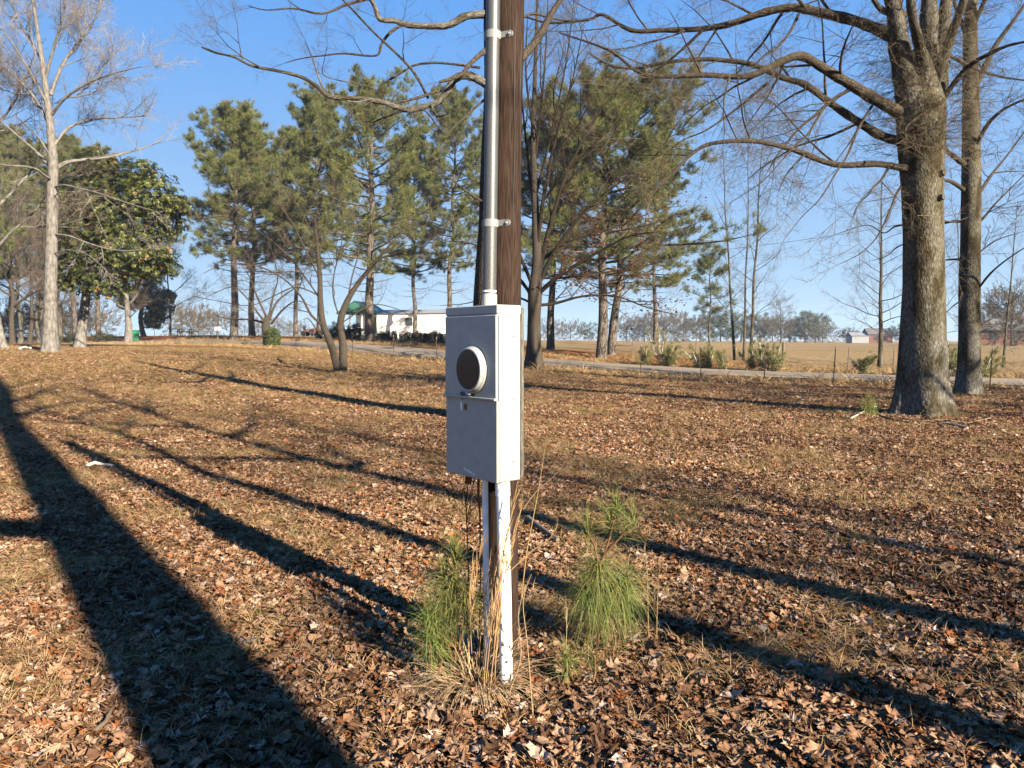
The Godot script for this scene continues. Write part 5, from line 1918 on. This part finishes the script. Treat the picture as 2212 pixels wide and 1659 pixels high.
func build_seedlings() -> void:
	# right of the pole
	var b := foot(1290, 3.50, 1400)
	seedling("two tiered young pine with long drooping needles right of the pole", b, [
		[Vector3(0, 0, 0), Vector3(.0, .43, 0), [.52, .62, .72, .81, .89, .96], []],
		[Vector3(0, .41, 0), Vector3(.09, .69, -.02), [], [.62, .76, .88, 1.0]],
		[Vector3(0, .46, 0), Vector3(-.06, .60, .01), [], [.7, 1.0]],
		[Vector3(.02, .18, .0), Vector3(.15, .36, .03), [.6, .85], [1.0]],
		[Vector3(.01, .12, .02), Vector3(.10, .30, -.05), [.65, .85, .98], []],
		[Vector3(-.01, .12, .02), Vector3(-.07, .31, .03), [.7, .9], []],
		[Vector3(.03, .50, .0), Vector3(.15, .62, .03), [], [.75, 1.0]],
	], true, 801)
	seedling("low tuft of young pine at the foot of the two tiered one", foot(1215, 3.15, 1500), [
		[Vector3(0, 0, 0), Vector3(.02, .14, 0), [.6], [.8]], [Vector3(.12, 0, .02), Vector3(.14, .12, 0), [], [.6, .9]]], false, 803, .8)
	# left of the pole
	b = foot(982, 3.24, 1450)
	seedling("young pine with a tall shoot left of the white pipes", b, [
		[Vector3(0, 0, 0), Vector3(.0, .56, 0), [.55, .66, .76], [.88, .95, 1.0]],
		[Vector3(-.01, .10, 0), Vector3(-.11, .30, .03), [.7, .9], [1.0]],
		[Vector3(.01, .12, 0), Vector3(.06, .36, .03), [.7, .9], [1.0]],
		[Vector3(-.01, .16, 0), Vector3(-.05, .46, -.02), [.6, .85], [.95]],
	], false, 805, 1.0, Color(.085, .105, .03), Color(.20, .20, .055))
	seedling("small low young pine leftmost by the dry grass clump", foot(930, 3.18, 1470), [
		[Vector3(0, 0, 0), Vector3(-.01, .26, 0), [.6, .8], [.95]],
		[Vector3(.03, 0, .02), Vector3(.05, .18, 0), [.7], [1.0]],
	], false, 807, .9, Color(.05, .10, .03), Color(.15, .19, .04))
	# by the big oak
	b = foot(1876, 14.4, 880)
	seedling("bright green knee high young pine beside the big oak foot", b, [
		[Vector3.ZERO, Vector3(0, .46, 0), [.3, .5, .7], [.8, .95]], [Vector3(.06, 0, .02), Vector3(.10, .36, 0), [.4, .7], [.95]], [Vector3(-.06, 0, .02), Vector3(-.09, .32, 0), [.4, .7], [.95]]], false, 809, 1.0, Color(.10, .17, .03), Color(.22, .28, .05))

	# dry broom sedge clump at the foot of the pipes
	rng.seed = 821
	b = foot(1040, 3.14, 1480)
	var t := thing("broom_sedge", "tall tan dry grass clump leaning right across the white pipes", "grass clump", b)
	var m := MB.new()
	for k in 560:
		var a := rng.randf() * TAU
		var r := .14 * sqrt(rng.randf())
		var d := Vector3(cos(a) * .6 + rng.randf_range(-.3, .3), rng.randf_range(.35, 1.3), sin(a) * .6 + .15)
		blade(m, b + Vector3(cos(a) * r - .02, -.01, sin(a) * r), d, rng.randf_range(.12, .34), .0028, rng.randf_range(1.0, 3.2), 5, tint(Color(0.268, 0.179, 0.097), Color(0.432, 0.335, 0.216), .15))
	obj("dead_blades", m, M.dry_grass, t).set_meta("kind", "stuff")
	var stalks := [[1052, 1490, 1118, 1040, 3.12, 3.05], [1060, 1480, 1112, 1075, 3.12, 3.08], [1048, 1485, 1104, 1110, 3.1, 3.05], [1040, 1480, 1085, 1160, 3.12, 3.1], [1034, 1470, 1060, 1220, 3.2, 3.12], [1025, 1480, 1020, 1230, 3.2, 3.1], [1010, 1470, 1040, 1180, 3.2, 3.1], [1064, 1480, 1125, 1100, 3.1, 3.0], [1068, 1470, 1100, 1190, 3.1, 3.0], [1045, 1470, 1072, 1290, 3.05, 3.0], [1058, 1475, 1108, 1160, 3.05, 2.98]]
	for w in stalks:
		m = MB.new()
		var p0 := foot(w[0], w[4], w[1])
		var p1 := at(w[2], w[3], w[5])
		var mid := p0.lerp(p1, .55) + Vector3(-.025, .0, .02)
		var pts := PackedVector3Array()
		var rr := PackedFloat32Array()
		for k in 9:
			var f := k / 8.0
			pts.append(p0.lerp(mid, f).lerp(mid.lerp(p1, f), f))
			rr.append(lerpf(.0022, .001, f))
		tube(m, pts, rr, 5, Color(0.386, 0.253, 0.126))
		for k in 34:
			var f := rng.randf_range(.35, 1.0)
			var i := mini(int(f * 8), 7)
			var q := pts[i].lerp(pts[i + 1], f * 8 - i)
			blade(m, q, (pts[i + 1] - pts[i]).normalized() + unit() * .22, rng.randf_range(.05, .13), .0026, .4, 3, tint(Color(0.342, 0.209, 0.097), Color(0.491, 0.342, 0.193), .12))
		obj("stalk", m, M.dry_grass, t)

	# single dry stalks
	var singles := [
		[[1155, 1600, 1140, 1400, 1130, 1300, 1148, 1240], 2.86, "pale dry stalk standing right of the white pipe foot"],
		[[1405, 1450, 1400, 1330, 1398, 1240, 1392, 1180], 3.55, "thin dry stalk right of the two tiered young pine"],
		[[1418, 1420, 1420, 1300, 1428, 1200], 3.6, "thinnest dry stalk farthest right of the young pine"],
		[[1130, 1100, 1160, 1060, 1195, 1030, 1222, 996], 3.05, "pale arching straw rising to the right under the meter box"],
		[[1105, 1230, 1150, 1190, 1190, 1160, 1205, 1130], 3.1, "thin pale straw arching right of the thick pipe"],
		[[1220, 1440, 1224, 1360, 1222, 1300], 3.3, "short brown stalk between the pipe and the young pine"],
		[[1098, 1500, 1125, 1420, 1120, 1330, 1135, 1262], 3.0, "dry stalk touching the thick white pipe foot"],
	]
	for w in singles:
		m = MB.new()
		var pts := line(w[0], w[1], w[1] - .06)
		var rr := PackedFloat32Array()
		for k in pts.size():
			rr.append(lerpf(.0026, .001, float(k) / (pts.size() - 1)))
		var smooth := PackedVector3Array()
		var sr := PackedFloat32Array()
		for i in pts.size() - 1:
			for k in 4:
				smooth.append(pts[i].cubic_interpolate(pts[i + 1], pts[maxi(i - 1, 0)], pts[mini(i + 2, pts.size() - 1)], k / 4.0))
				sr.append(lerpf(rr[i], rr[i + 1], k / 4.0))
		smooth.append(pts[pts.size() - 1])
		sr.append(.001)
		if w[0][1] > 1300:
			smooth[0].y = H(smooth[0].x, smooth[0].z) - .02
		tube(m, smooth, sr, 5, Color(0.322, 0.236, 0.136))
		for k in 10:
			var i := rng.randi_range(smooth.size() / 2, smooth.size() - 2)
			blade(m, smooth[i], (smooth[i + 1] - smooth[i]).normalized() + unit() * .3, rng.randf_range(.03, .08), .0022, .5, 2, tint(Color(0.285, 0.198, 0.105), Color(0.384, 0.285, 0.174), .12))
		tag(obj("dry_stalk", m, M.dry_grass), w[2], "dry stalk", "single dry stalks round the pole")

	# dark twiggy sapling behind the pipes
	rng.seed = 831
	b = foot(1008, 3.62, 1380)
	t = thing("bare_sapling", "dark leafless twiggy sapling left of the thin white pipe", "sapling", b)
	m = MB.new()
	tube(m, PackedVector3Array([b + Vector3(0, -.03, 0), b + Vector3(.01, .35, 0), b + Vector3(.0, .7, .01), b + Vector3(.03, .98, .02)]), PackedFloat32Array([.005, .0042, .003, .0015]), 5, Color(.06, .035, .03))
	obj("stem", m, M.twig, t)
	for k in 11:
		m = MB.new()
		var p := b + Vector3(.005, rng.randf_range(.3, .92), 0)
		var d := Vector3(rng.randf_range(-1, .5), rng.randf_range(.3, 1.0), rng.randf_range(-.6, .6))
		grow_twig(m, p, d.normalized(), rng.randf_range(.15, .32), .0022, 1)
		for q in m.c.size():
			m.c[q] = Color(.075, .045, .035)
		obj("twig", m, M.twig, t)
	# wispy weed on the right of the box
	b = foot(1150, 4.2, 1200)
	t = thing("bare_sapling", "wispy thin stemmed weed right of the meter box", "sapling", b)
	m = MB.new()
	tube(m, PackedVector3Array([b + Vector3(-.07, -.03, 0), b + Vector3(-.03, .3, 0), b + Vector3(.03, .62, .01), b + Vector3(.08, .95, .02)]), PackedFloat32Array([.004, .0032, .0022, .001]), 5, Color(.30, .21, .10))
	obj("stem", m, M.twig, t)


func build_sticks() -> void:
	rng.seed = 850
	# fallen branches and sticks
	var list := [
		[[188, 1007, 205, 1004, 222, 1006, 242, 1008], 10.1, .022, Color(0.450, 0.420, 0.384), "short white barked stick lying on the left lawn"],
		[[1838, 906, 1856, 896, 1875, 886, 1893, 880], 14.6, .02, Color(0.330, 0.288, 0.240), "pale stick pointing at the young pine by the big oak"],
		[[1878, 886, 1910, 884, 1945, 884, 1985, 890, 2010, 905], 13.9, .022, Color(0.180, 0.150, 0.120), "curved grey branch lying across the big oak foot"],
		[[1880, 888, 1905, 902, 1935, 910, 1965, 915], 13.6, .018, Color(0.096, 0.072, 0.054), "dark thin stick below the curved branch"],
		[[1950, 905, 1990, 912, 2040, 908, 2090, 915, 2140, 905], 13.6, .013, Color(0.180, 0.144, 0.108), "long thin stick right of the big oak foot"],
		[[2035, 915, 2060, 918, 2090, 926], 13.2, .025, Color(0.300, 0.264, 0.216), "short pale stick right of the big oak foot"],
		[[1140, 1124, 1165, 1142, 1205, 1170], 5.85, .022, Color(0.156, 0.132, 0.108), "grey broken stick on the leaves behind the thick pipe"],
		[[1380, 876, 1430, 868, 1500, 884, 1560, 880], 16.5, .012, Color(0.072, 0.054, 0.042), "dark thin twig lying in the tree shadow right of the pole"],
		[[1195, 975, 1230, 960, 1270, 955, 1330, 945], 10.2, .008, Color(0.120, 0.090, 0.066), "thin bent twig on the leaves right of the meter box"],
		[[205, 1590, 228, 1570, 240, 1540], 2.72, .010, Color(0.132, 0.102, 0.078), "short rough stick among the leaves at lower left"],
		[[44, 754, 56, 751, 66, 753], 37.0, .07, Color(0.450, 0.432, 0.408), "white stone or stick on the rise left of the sycamore"],
		[[1100, 1320, 1115, 1345, 1122, 1368], 3.75, .010, Color(0.216, 0.168, 0.120), "pale splinter of wood behind the thick white pipe"],
	]
	for w in list:
		var px: Array = w[0]
		var pts := PackedVector3Array()
		var rr := PackedFloat32Array()
		var n := px.size() / 2
		for i in n:
			var p := at(px[2 * i], px[2 * i + 1], 1.0)
			# the point of the ground under that line of sight
			var dir := p - EYE
			var d := 2.0
			while d < 60.0 and EYE.y + dir.y * d > H(EYE.x + dir.x * d, EYE.z + dir.z * d) + w[2]:
				d += 0.02
			var q := EYE + dir * d
			q.y = H(q.x, q.z) + w[2] * rng.randf_range(.7, 1.6) + .012
			pts.append(q)
			rr.append(w[2] * lerpf(1.0, .6, float(i) / n) * rng.randf_range(.85, 1.1))
		var m := MB.new()
		tube(m, pts, rr, 8, w[3], true)
		tag(obj("stick", m, M.twig), w[4], "stick", "sticks lying on the ground")
	# small red scrap
	var m := MB.new()
	var p := foot(1196, 3.42, 1340) + Vector3(0, .03, 0)
	cbox(m, Transform3D(Basis(Vector3.UP, .6).rotated(Vector3.RIGHT, .7), p), Vector3(.05, .006, .018), .002)
	tag(obj("red_scrap", m, M.red_paint), "small red scrap lying between the thick pipe and the young pine", "scrap")


# ------------------------------------------------------------------ leaf litter and grass
func oak_leaf(kind: int) -> ArrayMesh:
	# a lobed leaf 0.1 m long, lying along z and curled
	var profiles := [
		[.015, .10, .26, .12, .36, .16, .38, .14, .22, .02],
		[.015, .14, .30, .17, .33, .20, .28, .16, .12, .01],
		[.02, .20, .30, .36, .37, .34, .28, .20, .10, .01],
		[.015, .08, .30, .08, .44, .10, .40, .10, .24, .02],
		[.02, .16, .24, .14, .42, .30, .20, .30, .10, .01],
	]
	var w: Array = profiles[kind % 5]
	var curl: float = [.9, 1.5, .55, 1.2, -1.0][kind % 5]
	var bend: float = [.35, -.25, .6, -.1, .5][kind % 5]
	var m := MB.new()
	var L := .1
	var n := w.size()
	for k in n:
		var f := float(k) / (n - 1)
		var zz := (f - .5) * L
		var y := bend * L * (f - .5) * (f - .5) * 1.6
		for j in 3:
			var s := j - 1
			var x: float = s * w[k] * L * 1.05
			var yy: float = y + curl * absf(x) * (.42 + .25 * sin(k * 2.1 + j)) + .006 * sin(k * 1.9 + s * 1.3)
			var fwd := .014 * absf(s) * (1.0 if int(k) % 2 == 0 else -.4)
			m.vert(Vector3(x, yy, zz + fwd), Vector3.UP, Vector2(.5 + s * .5, f), Color.WHITE)
	var acc := PackedVector3Array()
	acc.resize(m.v.size())
	for k in n - 1:
		for j in 2:
			var a := k * 3 + j
			m.ix.append_array([a, a + 1, a + 3, a + 1, a + 4, a + 3])
	for q in range(0, m.ix.size(), 3):
		var nn := (m.v[m.ix[q + 2]] - m.v[m.ix[q]]).cross(m.v[m.ix[q + 1]] - m.v[m.ix[q]])
		for e in 3:
			acc[m.ix[q + e]] += nn
	for k in m.v.size():
		m.n[k] = acc[k].normalized()
	return m.mesh(M.dead_leaf)


func leaf_color() -> Color:
	var k := rng.randf()
	if k < .12:
		return tint(Color(0.160, 0.064, 0.028), Color(0.229, 0.098, 0.046), .15)
	if k < .30:
		return tint(Color(0.080, 0.045, 0.028), Color(0.126, 0.074, 0.049), .15)
	if k < .72:
		return tint(Color(0.195, 0.112, 0.070), Color(0.264, 0.167, 0.111), .15)
	if k < .95:
		return tint(Color(0.268, 0.178, 0.125), Color(0.333, 0.239, 0.180), .12)
	return tint(Color(0.328, 0.258, 0.221), Color(0.389, 0.326, 0.298), .1)


func leaf_pose(p: Vector3, s: float) -> Transform3D:
	var b := Basis(Vector3.UP, rng.randf() * TAU) * Basis(Vector3.RIGHT, rng.randfn() * .27) * Basis(Vector3.FORWARD, rng.randfn() * .27)
	if rng.randf() < .35:
		b = b * Basis(Vector3.FORWARD, PI)
	return Transform3D(b.scaled(Vector3.ONE * s), p)


func build_litter() -> void:
	rng.seed = 900
	var leaves: Array[ArrayMesh] = []
	for k in 5:
		leaves.append(oak_leaf(k))
	var ground := get_node("ground")
	# the nearest leaves, one by one
	for k in 290:
		var d := 2.45 + 1.5 * pow(rng.randf(), 1.2)
		var x := rng.randf_range(-.73, .73) * d
		var o := MeshInstance3D.new()
		o.mesh = leaves[k % 5]
		o.name = "leaf"
		ground.add_child(o, true)
		o.transform = leaf_pose(Vector3(x, H(x, -d) + rng.randf_range(.018, .034), -d), rng.randf_range(.62, 1.08))
		var mt: StandardMaterial3D = M.get("leaf_tone_%d" % (k % 9))
		if mt == null:
			mt = M.dead_leaf.duplicate()
			var c := leaf_color()
			mt.albedo_color = lin(c.r * .74, c.g * .74, c.b * .74)
			mt.vertex_color_use_as_albedo = false
			M["leaf_tone_%d" % (k % 9)] = mt
		o.material_override = mt
	# the rest: density falls with distance, thin patches let grass through
	var xs: Array = [[], [], [], [], []]
	var cols: Array = []
	for k in 5:
		cols.append(PackedColorArray())
	var bands := [[1.5, 4.5, 1500.0, .66], [4.5, 8.0, 1150.0, .62], [8.0, 14.0, 560.0, .70], [14.0, 24.0, 250.0, .80], [24.0, 42.0, 60.0, 1.05]]
	for w in bands:
		var d0: float = w[0]
		var d1: float = w[1]
		var n := int((.76 * (d1 * d1 - d0 * d0) + 2.4 * (d1 - d0)) * w[2])
		for k in n:
			var d := sqrt(lerpf(d0 * d0, d1 * d1, rng.randf()))
			var x := rng.randf_range(-1, 1) * (.76 * d + 1.2)
			var q := st(x, -d)
			if q.x > -1.2:
				continue
			var patch := lump.get_noise_2d(x * 5.0 + 40.0, d * 5.0)
			var thin := smoothstep(.0, .35, patch) * .7 + smoothstep(0.0, 16.0, q.y) * .4 + .25 * smoothstep(.1, .4, lump.get_noise_2d(x * 16.0, d * 16.0))
			if rng.randf() < thin:
				continue
			var i := rng.randi() % 5
			xs[i].append(leaf_pose(Vector3(x, H(x, -d) + rng.randf_range(.0, .035) * minf(w[3], 1.4), -d), (rng.randf_range(.4, 1.0) if rng.randf() < .85 else rng.randf_range(1.0, 1.4)) * w[3]))
			# damp, dark drifts and dry, bleached ones
			var lc := leaf_color()
			var drift := clampf(1.0 + 0.55 * lump.get_noise_2d(x * 7.0 - 60.0, d * 7.0 + 15.0) + 0.25 * lump.get_noise_2d(x * 2.2, d * 2.2 - 70.0), .6, 1.35)
			cols[i].append(Color(lc.r * drift, lc.g * drift, lc.b * drift))
	for i in 5:
		var o := scatter("leaf_litter", leaves[i], xs[i], cols[i], ground)
	# short winter grass, tan with some green
	var clumps: Array[ArrayMesh] = []
	for k in 3:
		var m := MB.new()
		for j in 9:
			var a := rng.randf() * TAU
			blade(m, Vector3(cos(a), 0, sin(a)) * rng.randf() * .03, Vector3(cos(a) * .8, rng.randf_range(.5, 1.4), sin(a) * .8), rng.randf_range(.05, .13), .0032, 1.2, 3)
		clumps.append(m.mesh(M.dry_grass))
	var gx: Array = [[], [], []]
	var gc: Array = [PackedColorArray(), PackedColorArray(), PackedColorArray()]
	for w in [[1.5, 5.0, 420.0, .8], [5.0, 10.0, 260.0, .85], [10.0, 22.0, 80.0, 1.1], [22.0, 46.0, 22.0, 1.6]]:
		var d0: float = w[0]
		var d1: float = w[1]
		for k in int((.76 * (d1 * d1 - d0 * d0) + 2.4 * (d1 - d0)) * w[2]):
			var d := sqrt(lerpf(d0 * d0, d1 * d1, rng.randf()))
			var x := rng.randf_range(-1, 1) * (.76 * d + 1.2)
			var q := st(x, -d)
			if q.x > -.4 and q.x < 6.0:
				continue
			var patch := lump.get_noise_2d(x * 5.0 + 40.0, d * 5.0)
			if rng.randf() > .25 + smoothstep(-.1, .35, patch) + smoothstep(2.0, 20.0, q.y) * .5:
				continue
			var i := rng.randi() % 3
			gx[i].append(Transform3D(Basis(Vector3.UP, rng.randf() * TAU).scaled(Vector3.ONE * w[3] * rng.randf_range(.6, 1.4)), Vector3(x, H(x, -d), -d)))
			gc[i].append(tint(Color(.075, .080, .028), Color(.14, .13, .045), .15) if rng.randf() < .10 + .25 * patch else tint(Color(.19, .125, .065), Color(.34, .24, .135), .15))
	# taller straw along the verges
	for k in 5200:
		var far := rng.randf() < .5
		var s := rng.randf_range(-3.4, -.1) if not far else rng.randf_range(5.6, 9.0)
		var p := from_st(s, rng.randf_range(-6.0, 75.0))
		var i := rng.randi() % 3
		var sc := rng.randf_range(1.6, 4.2) * (1.0 if rng.randf() < .8 else 1.6)
		gx[i].append(Transform3D(Basis(Vector3.UP, rng.randf() * TAU).scaled(Vector3(sc, sc, sc)), p))
		gc[i].append(tint(Color(0.240, 0.152, 0.072), Color(0.400, 0.288, 0.152), .15))
	for i in 3:
		scatter("grass", clumps[i], gx[i], gc[i], ground)
